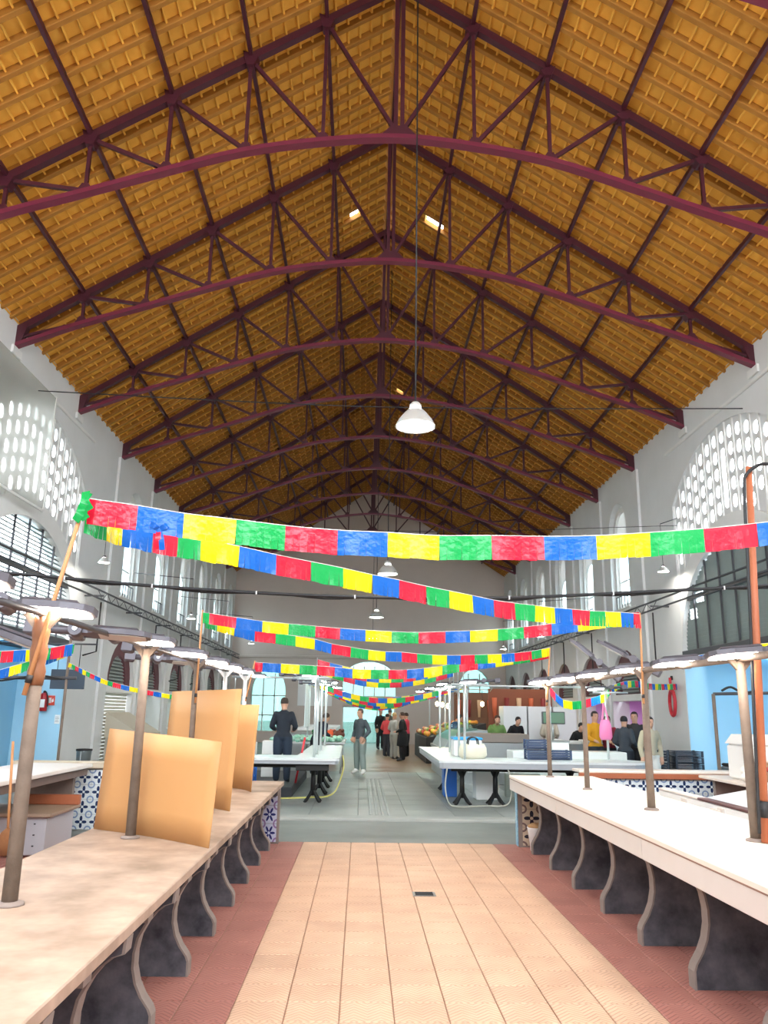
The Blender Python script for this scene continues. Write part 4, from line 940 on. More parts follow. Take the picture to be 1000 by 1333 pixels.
# ------------------------------------------------------------------ people
SK = {}
def person(name, loc, rz, h, label, top, legs, shoe='2a2a2e', hair='3a2c22', skin='c99a80', pose='stand', voxel=.016, hairlen=0, coat=False):
    J = {'pel': (0, 0, .95), 'wai': (0, -.005, 1.08), 'che': (0, -.01, 1.28), 'nek': (0, .0, 1.47), 'hed': (0, -.02, 1.56)}
    for s, k in ((-1, 'l'), (1, 'r')):
        J['sh' + k] = (s * .165, 0, 1.385); J['hi' + k] = (s * .095, 0, .90); J['kn' + k] = (s * .105, -.02, .50); J['an' + k] = (s * .11, .01, .09); J['to' + k] = (s * .13, -.15, .035)
        if pose == 'pockets':
            J['el' + k] = (s * .265, .07, 1.13); J['wr' + k] = (s * .215, -.08, .95); J['ha' + k] = (s * .18, -.12, .89)
        elif pose == 'work' or pose == 'lean':
            J['el' + k] = (s * .25, -.05, 1.13); J['wr' + k] = (s * .20, -.28, 1.06); J['ha' + k] = (s * .18, -.35, 1.04)
        elif pose == 'carry':
            J['el' + k] = (s * .24, .05, 1.13); J['wr' + k] = (s * .20, -.18, 1.02); J['ha' + k] = (s * .17, -.26, 1.02)
        else:
            J['el' + k] = (s * .235, .02, 1.12); J['wr' + k] = (s * .235, -.04, .88); J['ha' + k] = (s * .23, -.06, .80)
    if pose == 'pockets':
        J['knr'] = (.15, -.06, .50); J['anr'] = (.24, -.10, .09); J['tor'] = (.32, -.24, .035); J['hir'] = (.10, 0, .90)
    if pose == 'lean':
        for k in J:
            z = J[k][2]
            if z > 1.0: J[k] = (J[k][0], J[k][1] - (z - 1.0) * .55, 1.0 + (z - 1.0) * .86)
    R_ = {'pel': .135, 'wai': .125, 'che': .14, 'nek': .058, 'hed': .07}
    for k in 'lr': R_.update({'sh' + k: .062, 'el' + k: .058, 'wr' + k: .038, 'ha' + k: .036, 'hi' + k: .108, 'kn' + k: .083, 'an' + k: .068, 'to' + k: .04})
    E_ = [('pel', 'wai'), ('wai', 'che'), ('che', 'nek'), ('nek', 'hed')]
    for k in 'lr': E_ += [('che', 'sh' + k), ('sh' + k, 'el' + k), ('el' + k, 'wr' + k), ('wr' + k, 'ha' + k), ('pel', 'hi' + k), ('hi' + k, 'kn' + k), ('kn' + k, 'an' + k), ('an' + k, 'to' + k)]
    m = MB()
    V = {k: Vector(v) for k, v in J.items()}
    for a, b in E_:                                     # tapered limbs, fused into one skin below
        ra, rb = R_[a], R_[b]; n = 6; pts = []; rs = []
        for i in range(n + 1): t = i / n; pts.append(V[a].lerp(V[b], t)); rs.append(lerp(ra, rb, t) * (1 + (.10 * math.sin(math.pi * t) if a[:2] in ('hi', 'kn', 'el', 'sh') else 0)))
        m.tube(pts, rs, 12); m.ell(pts[0], ra, ra, ra); m.ell(pts[-1], rb, rb, rb)
    c = V['che']; m.ell(c + Vector((0, 0, .02)), .185, .125, .17); m.ell(V['pel'] + Vector((0, .01, 0)), .165, .13, .13); m.ell((V['pel'] + V['che']) / 2, .158, .12, .22)
    hd = V['hed'] + Vector((0, -.01, .045)); m.ell(hd, .075, .095, .115, 16, 12); m.ell(hd + Vector((0, -.02, -.06)), .056, .066, .055)
    m.ell(hd + Vector((0, -.098, -.012)), .013, .02, .026); m.ell(hd + Vector((0, -.088, .03)), .05, .014, .012); m.ell(hd + Vector((0, -.087, -.058)), .024, .012, .009)
    for s in (-1, 1): m.ell(hd + Vector((s * .076, .005, -.005)), .012, .022, .032)
    for k in 'lr':
        d = (V['ha' + k] - V['wr' + k]).normalized(); sd = d.cross(Vector((0, 0, 1)))
        sd = sd.normalized() if sd.length > .1 else Vector((0, 1, 0)); up = sd.cross(d)
        for f in range(4):
            b = V['ha' + k] + sd * (.022 * (f - 1.5)); ln = (.075, .085, .08, .06)[f]
            m.tube([b, b + d * ln * .55 - up * .004, b + d * ln * .85 - up * .03], [.0125, .011, .009], 6)
        m.tube([V['wr' + k] + d * .03 + sd * .03, V['wr' + k] + d * .06 + sd * .06, V['wr' + k] + d * .10 + sd * .06 - up * .01], [.014, .012, .010], 6)
    if coat: m.tube([V['pel'] + Vector((0, 0, .1)), V['pel'] + Vector((0, 0, -.15)), V['pel'] + Vector((0, 0, -.42))], [.16, .19, .22], 14)
    me = bpy.data.meshes.new('tmp'); me.from_pydata(m.v, [], m.f); o = bpy.data.objects.new('tmp', me); COL.objects.link(o)
    rm = o.modifiers.new('r', 'REMESH'); rm.mode = 'VOXEL'; rm.voxel_size = voxel; rm.use_smooth_shade = True
    sm = o.modifiers.new('s', 'SMOOTH'); sm.factor = .5; sm.iterations = 2
    dg = bpy.context.evaluated_depsgraph_get(); ev = o.evaluated_get(dg); nm = bpy.data.meshes.new_from_object(ev)
    bpy.data.objects.remove(o); bpy.data.meshes.remove(me)
    for q, col, ro in (('skin', skin, .55), ('top', top, .85), ('legs', legs, .85), ('shoe', shoe, .6)):
        nm.materials.append(mat('%s_%s' % (q, col), col, ro, bump=.15 if q in ('top', 'legs') else 0, bscale=30))
    segs = []
    for a, b in E_:
        mi = 1
        if a[:2] == 'wr' or b == 'hed': mi = 0
        if a[:2] in ('hi', 'kn') or b[:2] == 'hi': mi = 2
        if a[:2] == 'an': mi = 3
        segs.append((V[a], V[b], mi))
    ctop = V['che'].z
    for p in nm.polygons:
        q = p.center; best = 9; mi = 1
        if (q - hd).length < .135 or q.z > V['nek'].z + .02: mi = 0
        else:
            for a, b, k in segs:
                ab = b - a; t = max(0, min(1, (q - a).dot(ab) / ab.length_squared)); dd = (q - a - ab * t).length
                if dd < best: best = dd; mi = k
            if coat and .50 < q.z < 1.0 and math.hypot(q.x, q.y) > .12 and mi == 2: mi = 1
            if mi == 2 and q.z > V['pel'].z - .03: mi = 1
        p.material_index = mi; p.use_smooth = True
    t = thing(name, label, 'person', loc, rz)
    s = h / 1.72
    t.scale = (s, s, s)
    mkobj('body', nm, None, t, local=True)
    hm = MB()
    hm.lathe([(.083, -.01 - hairlen), (.086, .03), (.08, .07), (.06, .105), (.03, .122), (0, .125)], tuple(hd + Vector((0, .014, .005))), 14, sy=1.15, cap=False)
    hm.lathe([(.0, .118), (.03, .115), (.056, .10), (.075, .066), (.08, .03), (.078, -.01 - hairlen)], tuple(hd + Vector((0, .014, .005))), 14, sy=1.15, cap=False)
    keep = MB()
    for f in hm.f:
        cc = sum((Vector(hm.v[i]) for i in f), Vector()) / len(f) - hd
        if cc.y < -.035 and cc.z < .055: continue
        keep._add([hm.v[i] for i in f], [tuple(range(len(f)))], 0, True)
    keep.build('hair', mat('hair_' + hair, hair, .7), t, local=True)
    for sd in (-1, 1): MB().ell(hd + Vector((sd * .032, -.088, .012)), .011, .007, .008).build('eye', mat('eye_dark', '241c18', .3), t, local=True)
    return t
Z3 = .042
person('person', (.02, 22.7, Z3), -.75, 1.70, 'man in dark grey sweatshirt and pale grey trousers standing in the aisle, hands at pockets', '4a5258', '7f8c88', 'e2e4e0', '5a4a40', pose='pockets', voxel=.013)
MB_pl = tag(MB().bbox(-3.2, -1.3, 16.5, 21, .03, .22, .02).build('duckboard', mat('dark_floor_board', '3b3c40', .7)), 'low dark raised platform behind the left white table', 'platform')
person('person', (-1.62, 17.6, .22), math.pi, 1.72, 'man in dark clothes seen from behind at the left stall', '1d222c', '1f2a3a', pose='work')
person('person', (-1.15, 21.9, Z3), 2.2, 1.65, 'stooping person in navy behind the white tube frame', '1c2030', '22242c', pose='lean')
person('person', (.92, 37.0, Z3), .4, 1.72, 'distant dark silhouetted person walking by the bright door', '1f2226', '1d1f24', pose='stand', voxel=.02)
person('person', (1.02, 31.2, Z3), 2.4, 1.55, 'person in coral jacket in the aisle queue', 'd04a4e', '2b2c33', hair='2a1c16', pose='carry', voxel=.02)
person('person', (1.22, 29.6, Z3), 2.2, 1.60, 'fair haired person in pale grey coat and trousers in the queue', 'a8a49c', '9a9790', hair='b8986a', pose='carry', voxel=.018)
person('person', (1.48, 28.6, Z3), -1.9, 1.62, 'person in black top with white hem in the queue', '17181b', '1b1b1f', hair='4a342a', pose='carry', voxel=.018, coat=True)
person('person', (1.25, 34.5, Z3), 3.0, 1.72, 'tall person in olive jacket behind the queue', '4d5048', '2a2b2e', hair='5c5046', voxel=.02)
person('person', (1.75, 31.0, Z3), -2.0, 1.6, 'person in pink red top beside the fruit display', 'c03c50', '22242a', pose='work', voxel=.02)
for i, (px, py, Y, h, tp, lg, lb_, ps, hr) in enumerate((
        (773, 918, 19.5, 1.72, 'd99a1c', '30343c', 'person in mustard yellow sweater behind the right white table', 'work', '2a2220'),
        (790, 925, 20.2, 1.62, '7c1a2c', '2b2b30', 'person in dark red top beside the mustard sweater', 'work', '3a241c'),
        (812, 938, 18.6, 1.62, '3a4048', '22252c', 'man in grey shirt and dark jacket near the pink lit shop', 'carry', '1c1614'),
        (826, 932, 19.3, 1.72, '2b2a2c', '1a1b1f', 'bearded man in black standing by the pink lit shop', 'carry', '17120f'),
        (845, 940, 16.75, 1.62, 'b3a890', 'd6d6d0', 'person in beige jacket and white trousers behind the second right pole', 'stand', '241a16'),
        (645, 930, 22.5, 1.66, '6f8f50', '2b2c30', 'curly haired person in green behind the steel counter', 'lean', '4a2c1c'),
        (668, 936, 23.8, 1.62, '16161a', '202024', 'person in black looking down at the goods on the right', 'lean', '1c1512'),
        (680, 932, 26.5, 1.66, '1d1a1e', '202024', 'person in black with dark hair farther back on the right', 'stand', '140f0d'),
        (585, 930, 25.4, 1.66, '2c4a78', '26282e', 'stooping person in blue behind the display fridge', 'lean', '3a2c22'),
        (610, 935, 26.7, 1.58, 'b49a84', '2c2c30', 'person in tan cardigan behind the white box', 'lean', '2a1d16'),
        (715, 930, 23.8, 1.66, 'c0b6a4', '2c2c30', 'customer in pale top behind the white scale', 'carry', '2b1f18'),
        (748, 945, 21.8, 1.5, '141416', '18181c', 'person in black bending over behind the third right pole', 'lean', '120e0c'))):
    p = P(px, py, Y)
    person('person', (p.x, Y, Z3), (.3, -.4, 2.4, -.5, .2, 0, .3, -.3, 1.6, -.6, 2.8, .4)[i], h, lb_, tp, lg, hair=hr, pose=ps, voxel=.018, hairlen=.08 if i in (1, 5, 7, 9) else 0)
# ------------------------------------------------------------------ goods and furniture, near left
def boxlet(name, x0, x1, y0, y1, z0, z1, m, label, cat, b=.01, group=None): return tag(MB().bbox(x0, x1, y0, y1, z0, z1, b).build(name, m), label, cat, group)
cb2 = thing('low_cabinet', 'low pale grey cabinet with brown top standing below the left back counter', 'cabinet', (-4.1, 10.6, 0))
MB().bbox(-4.6, -3.62, 10.0, 10.9, .02, .44, .01).build('body', mat('grey_laminate', 'a7a6aa', .5), cb2)
MB().bbox(-4.66, -3.56, 9.94, 10.96, .44, .48, .008).build('top', mat('worn_brown_top', '9c8672', .6, col2='86705e', scale=4), cb2)
MB().bbox(-4.3, -3.56, 10.88, 10.96, .48, .60, .008).build('upstand', M['brownwood'], cb2)
for k in range(3): MB().lathe([(.012, 0), (.012, .01), (0, .01)], (-3.75, 9.99, .12 + k * .12), 8).build('knob', M['cable'], cb2)
for x in (-4.55, -3.66): MB().box(x, x + .04, 10.0, 10.04, 0, .02).build('foot', M['black'], cb2)
br = thing('broom', 'old brown broom leaning at the left frame edge', 'broom', (-3.5, 7.9, 0))
MB().tube([P(10, 1085, 7.9), P(17, 965, 7.95)], .013, 8).build('handle', M['bamboo'], br)
m = MB(); q = P(8, 1098, 7.9); m.lathe([(.10, -.10), (.095, .0), (.06, .09), (.02, .13), (0, .13)], tuple(q), 12, sy=.5); m.build('brush', mat('straw_brush', '8a5a34', .9, col2='6d4426', scale=20), br)
tag(MB().plate([(-7.75, .0), (-6.9, .0), (-6.9, 1.47), (-7.75, 1.47)], [], lambda a, b, t: (a, t, b), 15.5, 15.52).build('plywood_sheet', M['mdf']), 'brown board leaning at the far left frame edge', 'board')
# blue wall fittings, left
fe = thing('fire_extinguisher', 'red fire extinguisher hung on the pale blue wall', 'fire extinguisher', (-7.28, 19.1, 1.55))
redm = mat('extinguisher_red', 'a5131c', .3)
MB().lathe([(.085, 0), (.09, .02), (.09, .33), (.07, .38), (.035, .41), (0, .41)], (-7.28, 19.09, 1.58), 16).build('cylinder', redm, fe)
MB().lathe([(.03, .40), (.03, .44), (.015, .46), (0, .46)], (-7.28, 19.09, 1.58), 10).build('valve', M['black'], fe)
MB().tube(smooth([(-7.28, 19.07, 2.02), (-7.22, 19.04, 2.0), (-7.17, 19.05, 1.85), (-7.17, 19.05, 1.68)]), .014, 6).build('hose', M['black'], fe)
MB().bbox(-7.34, -7.22, 18.995, 19.0, 1.66, 1.84, .001).build('sticker', M['whiteplastic'], fe)
sg = thing('safety_sign', 'small red fire safety sign right of the extinguisher', 'sign', (-7.15, 19.18, 1.8))
MB().bbox(-7.25, -7.06, 19.175, 19.188, 1.71, 1.93, .002).build('plate', mat('sign_red', 'd2452e', .5), sg)
MB().bbox(-7.20, -7.14, 19.172, 19.176, 1.76, 1.88, .0008).build('extinguisher_symbol', M['whiteplastic'], sg)
MB().plate([(-7.12, 1.77), (-7.08, 1.80), (-7.10, 1.87), (-7.13, 1.82)], [], lambda a, b, t: (a, t, b), 19.172, 19.176).build('flame_symbol', M['whiteplastic'], sg)
nt = thing('paper_notice', 'small white paper notice on the pale blue wall below the sign', 'notice', (-7.0, 19.18, 1.4))
MB().bbox(-7.02, -6.90, 19.18, 19.188, 1.30, 1.50, .001).build('sheet', M['whiteplastic'], nt)
for k in range(4): MB().box(-7.005, -6.92 - .01 * (k % 2), 19.178, 19.18, 1.34 + k * .035, 1.35 + k * .035).build('text_line', mat('print_grey', '77797c', .7), nt)
ds = thing('sign_board', 'blank dark slate board hanging in front of the pale blue wall', 'sign board', (-6.6, 17.6, 2.2))
MB().bbox(-6.62, -5.9, 17.6, 17.63, 2.05, 2.46, .006).build('panel', mat('slate_board', '3a4450', .5), ds)
for x in (-6.5, -6.05): MB().tube([(x, 17.615, 2.46), (x, 17.615, 3.0)], .008, 5).build('hanger', M['cable'], ds)
tag(MB().tube([(-9, 17.615, 3.0), (-5.7, 17.615, 3.0)], .02, 6).build('hanging_rail', M['darkgrey']), 'dark rail carrying the slate board', 'rail')
tag(MB().tube([(XL, 17.615, 3.04), (-6.7, 17.615, 3.0)], .02, 6).build('rail_bracket', M['darkgrey']), 'short bracket fixing the slate board rail to the wall', 'bracket')
bn = thing('waste_bin', 'grey metal bin on thin legs standing by the left wall', 'bin', (-5.95, 18.2, 0))
MB().lathe([(.14, .42), (.16, .72), (.17, .73), (.15, .73), (.13, .45)], (-5.95, 18.2, .035), 14).build('bucket', M['stainless'], bn)
MB().lathe([(.172, .73), (.172, .77), (0, .78)], (-5.95, 18.2, .035), 14).build('lid', M['black'], bn)
for k in range(3):
    a = k * 2.1 + .4; MB().tube([(-5.95 + .17 * math.cos(a), 18.2 + .17 * math.sin(a), .035), (-5.95 + .15 * math.cos(a), 18.2 + .15 * math.sin(a), .75)], .012, 6).build('leg', M['galv'], bn)
# cream extraction hood below the shutter
hd_ = thing('serving_hatch', 'cream metal hood sloping out below the shutter of the nearest left shop', 'hood', (-6.6, 23.5, 0))
MB().plate([(-6.87, 1.55), (-6.87, .9), (-5.9, .9), (-5.9, 1.0)], [], lambda a, b, t: (a, t, b), 22.5, 24.7).build('hood', mat('cream_hood', 'bdb6a4', .4), hd_)
MB().box(-6.85, -6.0, 22.55, 24.65, .03, .9).build('base', mat('cream_base', 'a8a294', .5), hd_)
# tables, boxes and crates of the left far stall
def crate(x, y, z, w, d, h, m, label, group):
    t = thing('crate', label, 'crate', (x, y, z), 0, group)
    MB().box(x - w / 2, x + w / 2, y - d / 2, y + d / 2, z, z + .02).build('floor', m, t)
    for k in range(4):
        z0 = z + k * h / 4
        mm = MB(); e = .012
        mm.box(x - w / 2, x + w / 2, y - d / 2, y - d / 2 + e, z0 + .008, z0 + h / 4 - .008); mm.box(x - w / 2, x + w / 2, y + d / 2 - e, y + d / 2, z0 + .008, z0 + h / 4 - .008)
        mm.box(x - w / 2, x - w / 2 + e, y - d / 2, y + d / 2, z0 + .008, z0 + h / 4 - .008); mm.box(x + w / 2 - e, x + w / 2, y - d / 2, y + d / 2, z0 + .008, z0 + h / 4 - .008); mm.build('slat_band', m, t)
    for sx in (-1, 1):
        for sy in (-1, 1): MB().box(x + sx * w / 2 - .02, x + sx * w / 2 + .02, y + sy * d / 2 - .02, y + sy * d / 2 + .02, z, z + h).build('corner_post', m, t)
    return t
bluec = mat('crate_blue', '1b62b8', .4); navyc = mat('crate_navy', '3a4a68', .45); dkc = mat('crate_dark', '2a3340', .5); grc = mat('crate_green', '0d5a34', .5)
M['ice'] = mat('green_cloth', '1fae7c', .5, col2='d8f2e6', scale=9, amount=1)
crate(-2.45, 17.3, .22, .6, .5, .56, bluec, 'tall bright blue crate behind the left white table', 'crates at the left stall')
crate(-3.05, 17.5, .22, .5, .5, .62, bluec, 'second blue crate partly hidden by the third board', 'crates at the left stall')
boxlet('foam_box', -2.9, -2.3, 18.2, 18.8, .22, .98, M['whiteplastic'], 'white foam box behind the blue crates', 'box')
boxlet('foam_box', -2.2, -1.9, 18.9, 19.3, .22, 1.0, M['whiteplastic'], 'small white foam box right of the other foam box', 'box')
hs = thing('hanging_scale', 'grey box scale hanging above the blue crates', 'scale', (-2.6, 17.0, 1.75))
MB().bbox(-2.75, -2.45, 16.9, 17.1, 1.68, 1.98, .03).build('body', M['stainless'], hs); MB().tube([(-2.6, 17, 1.98), (-2.6, 17, 2.55)], .01, 6).build('rod', M['galv'], hs); MB().bbox(-2.7, -2.5, 16.88, 16.9, 1.78, 1.9, .004).build('dial', M['whiteplastic'], hs)
MB().tube([(-2.6, 17, 1.68), (-2.6, 17, .23)], .025, 8).build('column', M['galv'], hs)
gr_ = thing('ice_table', 'table draped with green and white cloth behind the left white table', 'table', (-1.0, 24, 0))
MB().bbox(-2.4, -.4, 22.6, 25.4, .80, .86, .01).build('top', M['galv'], gr_)
m = MB(); n = 12
for i in range(n):
    for j in range(8):
        x = -2.35 + i * .16; y = 22.7 + j * .33; m.ell((x + random.uniform(-.03, .03), y, .88 + random.uniform(0, .05)), .10, .19, .06, 7, 5)
m.build('crumpled_cloth', M['ice'], gr_, kind='stuff')
for x, y in ((-2.3, 22.7), (-.5, 22.7), (-2.3, 25.3), (-.5, 25.3)): MB().tube([(x, y, .03), (x, y, .8)], .025, 8).build('leg', M['galv'], gr_)
for i, (x, y, c, l) in enumerate(((-.9, 25.0, 'd8562c', 'orange heap of vegetables'), (-1.25, 24.9, '1c6a38', 'dark green heap of vegetables'), (-.62, 24.8, '6a3424', 'brown heap of vegetables'))):
    m = MB(); m.ell((x, y, .99), .18, .18, .13); 
    for k in range(9): m.ell((x + random.uniform(-.14, .14), y + random.uniform(-.14, .14), 1.03 + random.uniform(0, .09)), .05, .05, .05)
    tag(m.build('vegetable_heap', mat('veg_' + c, c, .5)), l + ' on the green draped table', 'vegetables')['kind'] = 'stuff'
rp = tag(MB().tube([(-1.30, 17.3, .24), (-1.12, 17.1, 1.15)], .022, 8).build('leaning_pole', mat('red_paint', 'c8232f', .4)), 'red pole leaning behind the left white table', 'pole')
boxlet('display_case', -2.4, -.75, 26.5, 31, .03, .95, M['stainless'], 'steel display case left of the aisle behind the green table', 'display case')
boxlet('display_case', -2.4, -.9, 32, 38, .03, 1.05, M['white'], 'white display case far down the left side', 'display case')
for k in range(5): # hanging white sheets behind the tube frame
    x = -1.45; tag(MB().box(x - .008, x + .008, 21.6 + k * .45, 21.95 + k * .45, 1.25, 2.5).build('plastic_strip', mat('cloudy_strip', 'dfe8e8', .4)), 'pale plastic strip hanging behind the left frame, %s' % ORD[k], 'plastic strip', 'plastic strips behind the left frame')
# ------------------------------------------------------------------ right far stalls
df = thing('display_fridge', 'grey steel display fridge with curved glass by the aisle', 'display fridge', (2.6, 22, 0))
MB().plate([(2.15, .05), (3.3, .05), (3.3, 1.25), (3.05, 1.25), (2.6, 1.18), (2.3, 1.0), (2.15, .75)], [], lambda a, b, t: (a, t, b), 21.3, 24.8).build('body', mat('grey_fridge', '9aa3a6', .35, .3), df)
MB().plate([(2.3, 1.0), (2.6, 1.18), (3.05, 1.25), (3.05, 1.42), (2.5, 1.36), (2.26, 1.1)], [], lambda a, b, t: (a, t, b), 21.4, 24.7).build('glass', M['greenglass'], df)
MB().bbox(2.12, 2.16, 21.3, 24.8, .72, .80, .01).build('trim_strip', M['stainless'], df)
for z in (.25, .5): MB().bbox(2.135, 2.15, 21.5, 24.6, z, z + .02, .003).build('seam', M['darkgrey'], df)
wb = thing('insulated_box', 'white box with bright blue lid on the round-ended table', 'box', (2.15, 17, .84))
MB().bbox(1.9, 2.45, 16.6, 17.2, .84, 1.16, .02).build('body', M['whiteplastic'], wb); MB().bbox(1.88, 2.47, 16.58, 17.22, 1.16, 1.21, .02).build('lid', mat('blue_lid', '2c9ad8', .4), wb)
bg = thing('canvas_bag', 'cream canvas bag with dark rim standing on the round-ended table', 'bag', (2.2, 15.9, .84))
MB().lathe([(.20, 0), (.25, .06), (.24, .2), (.20, .27), (.17, .26), (.19, .18), (.1, .03)], (2.18, 15.95, .842), 14, sx=1.1, sy=.6).build('body', mat('cream_canvas', 'd8d0bc', .9, bump=.3), bg)
for s in (-1, 1): MB().tube(smooth([(2.18 - .1, 15.95 + s * .1, 1.1), (2.18 - .08, 15.95 + s * .1, 1.2), (2.18, 15.95 + s * .1, 1.23), (2.18 + .08, 15.95 + s * .1, 1.2), (2.18 + .1, 15.95 + s * .1, 1.1)]), .012, 6).build('handle', M['black'], bg)
sc = thing('steel_counter', 'stainless counter with brown top behind the round-ended table', 'counter', (3.2, 20.4, 0))
MB().bbox(2.5, 4.05, 20, 20.9, .03, 1.0, .01).build('body', M['stainless'], sc); MB().bbox(2.45, 4.1, 19.95, 20.95, 1.0, 1.2, .01).build('top_panel', mat('brown_grey_panel', '8a7d74', .5), sc)
MB().bbox(2.6, 3.9, 19.96, 20.0, .30, .52, .01).build('drawer_front', M['white'], sc)
s2 = thing('steel_counter', 'stainless counter piled with white fish trays at the right stall', 'counter', (5.0, 21, 0))
MB().bbox(4.15, 6.4, 20.4, 21.3, .03, .98, .01).build('body', M['stainless'], s2)
for k in range(5): MB().bbox(4.2 + k * .44, 4.6 + k * .44, 20.4, 20.8, .98, 1.05 + .03 * (k % 2), .01).build('tray', M['whiteplastic'], s2)
for i in range(3): crate(3.42 + (i % 2) * .42, 15.95 + .02 * i, .842 + (.19 if i == 2 else 0), .4, .3, .18, navyc, ['dark blue crate on the right table, left of the white post', 'dark blue crate on the right table beside the first crate', 'dark blue crate stacked on top of another on the right table'][i], 'dark blue crates on the right table')
ws = thing('weighing_scale', 'white weighing scale with raised display on the right stall', 'scale', (4.2, 17.6, .84))
wt = boxlet('inner_counter', 3.2, 5.6, 17.3, 18.0, .03, .93, M['white'], 'white inner counter behind the round-ended table', 'counter')
MB().bbox(3.9, 4.4, 17.35, 17.75, .93, 1.12, .02).build('base', M['whiteplastic'], ws); MB().bbox(3.88, 4.42, 17.33, 17.77, 1.12, 1.15, .01).build('pan', M['stainless'], ws)
MB().tube([(4.15, 17.7, 1.12), (4.15, 17.7, 1.55)], .02, 8).build('stem', M['stainless'], ws); MB().bbox(3.95, 4.4, 17.66, 17.74, 1.5, 1.72, .01).build('display', mat('scale_screen', '35443e', .2, emit='9fd8b0', estr=.3), ws)
MB().bbox(3.93, 4.42, 17.675, 17.76, 1.48, 1.74, .01).build('bezel', M['darkgrey'], ws)
pk = thing('shopping_bag', 'pink plastic bag hanging from the white post at the rounded table end', 'bag', (4.8, 16.0, 1.5))
pinkb = plastic('pink_plastic', 'f59ac8')
MB().lathe([(.0, 0), (.10, .0), (.13, .06), (.12, .25), (.09, .36), (.06, .38)], (4.78, 15.97, 1.22), 12, sy=.5, cap=False).build('body', pinkb, pk)
for s in (-1, 1): MB().tube(smooth([(4.78 + s * .06, 15.97, 1.59), (4.78 + s * .03, 15.99, 1.75), (4.78, 16.06, 1.9)]), [.02] * 13, 6).build('handle', pinkb, pk)
# fruit stall by the aisle
fs2 = thing('fruit_stand', 'sloping fruit stand glowing warm right of the queue', 'fruit stand', (2.8, 29.5, 0))
MB().plate([(2.2, .05), (4.2, .05), (4.2, 1.35), (2.2, .85)], [], lambda a, b, t: (a, t, b), 27.4, 33).build('stand', mat('dark_stand', '2f2b28', .7), fs2)
FR = [('e0902c', 'oranges'), ('d8c22c', 'lemons'), ('b83a2c', 'tomatoes'), ('7aa03a', 'green peppers'), ('e8c890', 'melons'), ('c86a3a', 'peaches')]
for k, (c, nm) in enumerate(FR):
    m = MB()
    for i in range(7):
        for j in range(5):
            x = 2.3 + i * .26; m.ell((x + random.uniform(-.04, .04), 27.6 + k * .9 + j * .16, .93 + (x - 2.2) * .25 + random.uniform(0, .04)), .075, .075, .07, 7, 5)
    o = tag(m.build('fruit_heap', mat('fruit_' + c, c, .45)), 'heap of %s on the sloping fruit stand' % nm, 'fruit'); o['kind'] = 'stuff'
wlm = mat('warm_bulb', 'ffe8c0', .4, emit='ffcf90', estr=40)
for i, (x, y, z) in enumerate(((3.0, 28, 1.9), (3.0, 30, 1.95), (3.0, 32, 2.0), (5.4, 30.2, 1.95), (6.0, 30.2, 2.0), (4.5, 30.2, 2.0))):
    t = thing('bulb_lamp', 'warm bare bulb lamp over the far right stalls, %s from the viewer' % ORD[i], 'lamp', (x, y, z), 0, 'warm bulbs over the far right stalls')
    MB().ell((0, 0, 0), .07, .07, .09).build('bulb', wlm, t, local=True); MB().tube([(0, 0, .08), (0, 0, 2.55 - z)], .01, 5).build('cord', M['cable'], t, local=True)
tag(MB().tube([(3.0, 30.2, 2.52), (6.85, 30.2, 2.52)], .02, 6).build('cross_rail', M['galv']), 'white tube carrying the warm bulbs over the far right stalls', 'rail')
for i, (x0, x1, y, c) in enumerate(((4.4, 6.6, 27.5, '8a4a2c'), (3.9, 6.6, 33.5, '7a5238'))):
    t = thing('stall_booth', ['brown wooden stall booth under the warm bulbs', 'far brown stall booth right of the aisle'][i], 'stall', (x0, y, 0))
    MB().box(x0, x1, y + .6, y + .66, .03, 2.5).build('back_panel', mat('booth_' + c, c, .6), t); MB().bbox(x0, x1, y, y + .6, .03, 1.0, .01).build('counter', M['stainless'], t)
    for k in range(5): MB().tube([(x0 + .2 + k * .42, y + .55, 1.5), (x0 + .2 + k * .42, y + .55, 2.2)], [.06, .09], 8).build('hanging_goods', mat('goods_%d' % (k % 3), ('c8603a', '8a2f2c', 'd8b08a')[k % 3], .6), t)
    for k in range(2): MB().tube([(x0 + .04 + k * (x1 - x0 - .08), y + .5, 2.4), (x0 + .04 + k * (x1 - x0 - .08), y, 2.5)], .02, 6).build('bracket', M['galv'], t)
for k in range(3):
    boxlet('white_cabinet', 4.9 + .75 * k - .6, 5.6 + .75 * k - .6, 24.6, 25.4, .03, 1.9, M['white'], 'tall white cabinet behind the right stalls, %s from the aisle' % ORD[k], 'cabinet', group='white cabinets behind the right stalls')
boxlet('under_box', 2.3, 2.75, 16.4, 16.9, .045, .58, M['whiteplastic'], 'white box on the floor under the round-ended table', 'box')
boxlet('under_box', 1.72, 1.98, 16.9, 17.3, .045, .62, bluec, 'blue box on the floor under the round-ended table', 'box')
boxlet('under_box', 3.0, 3.7, 17.0, 17.25, .045, .5, M['kerb'], 'grey box on the floor farther under the round-ended table', 'box')
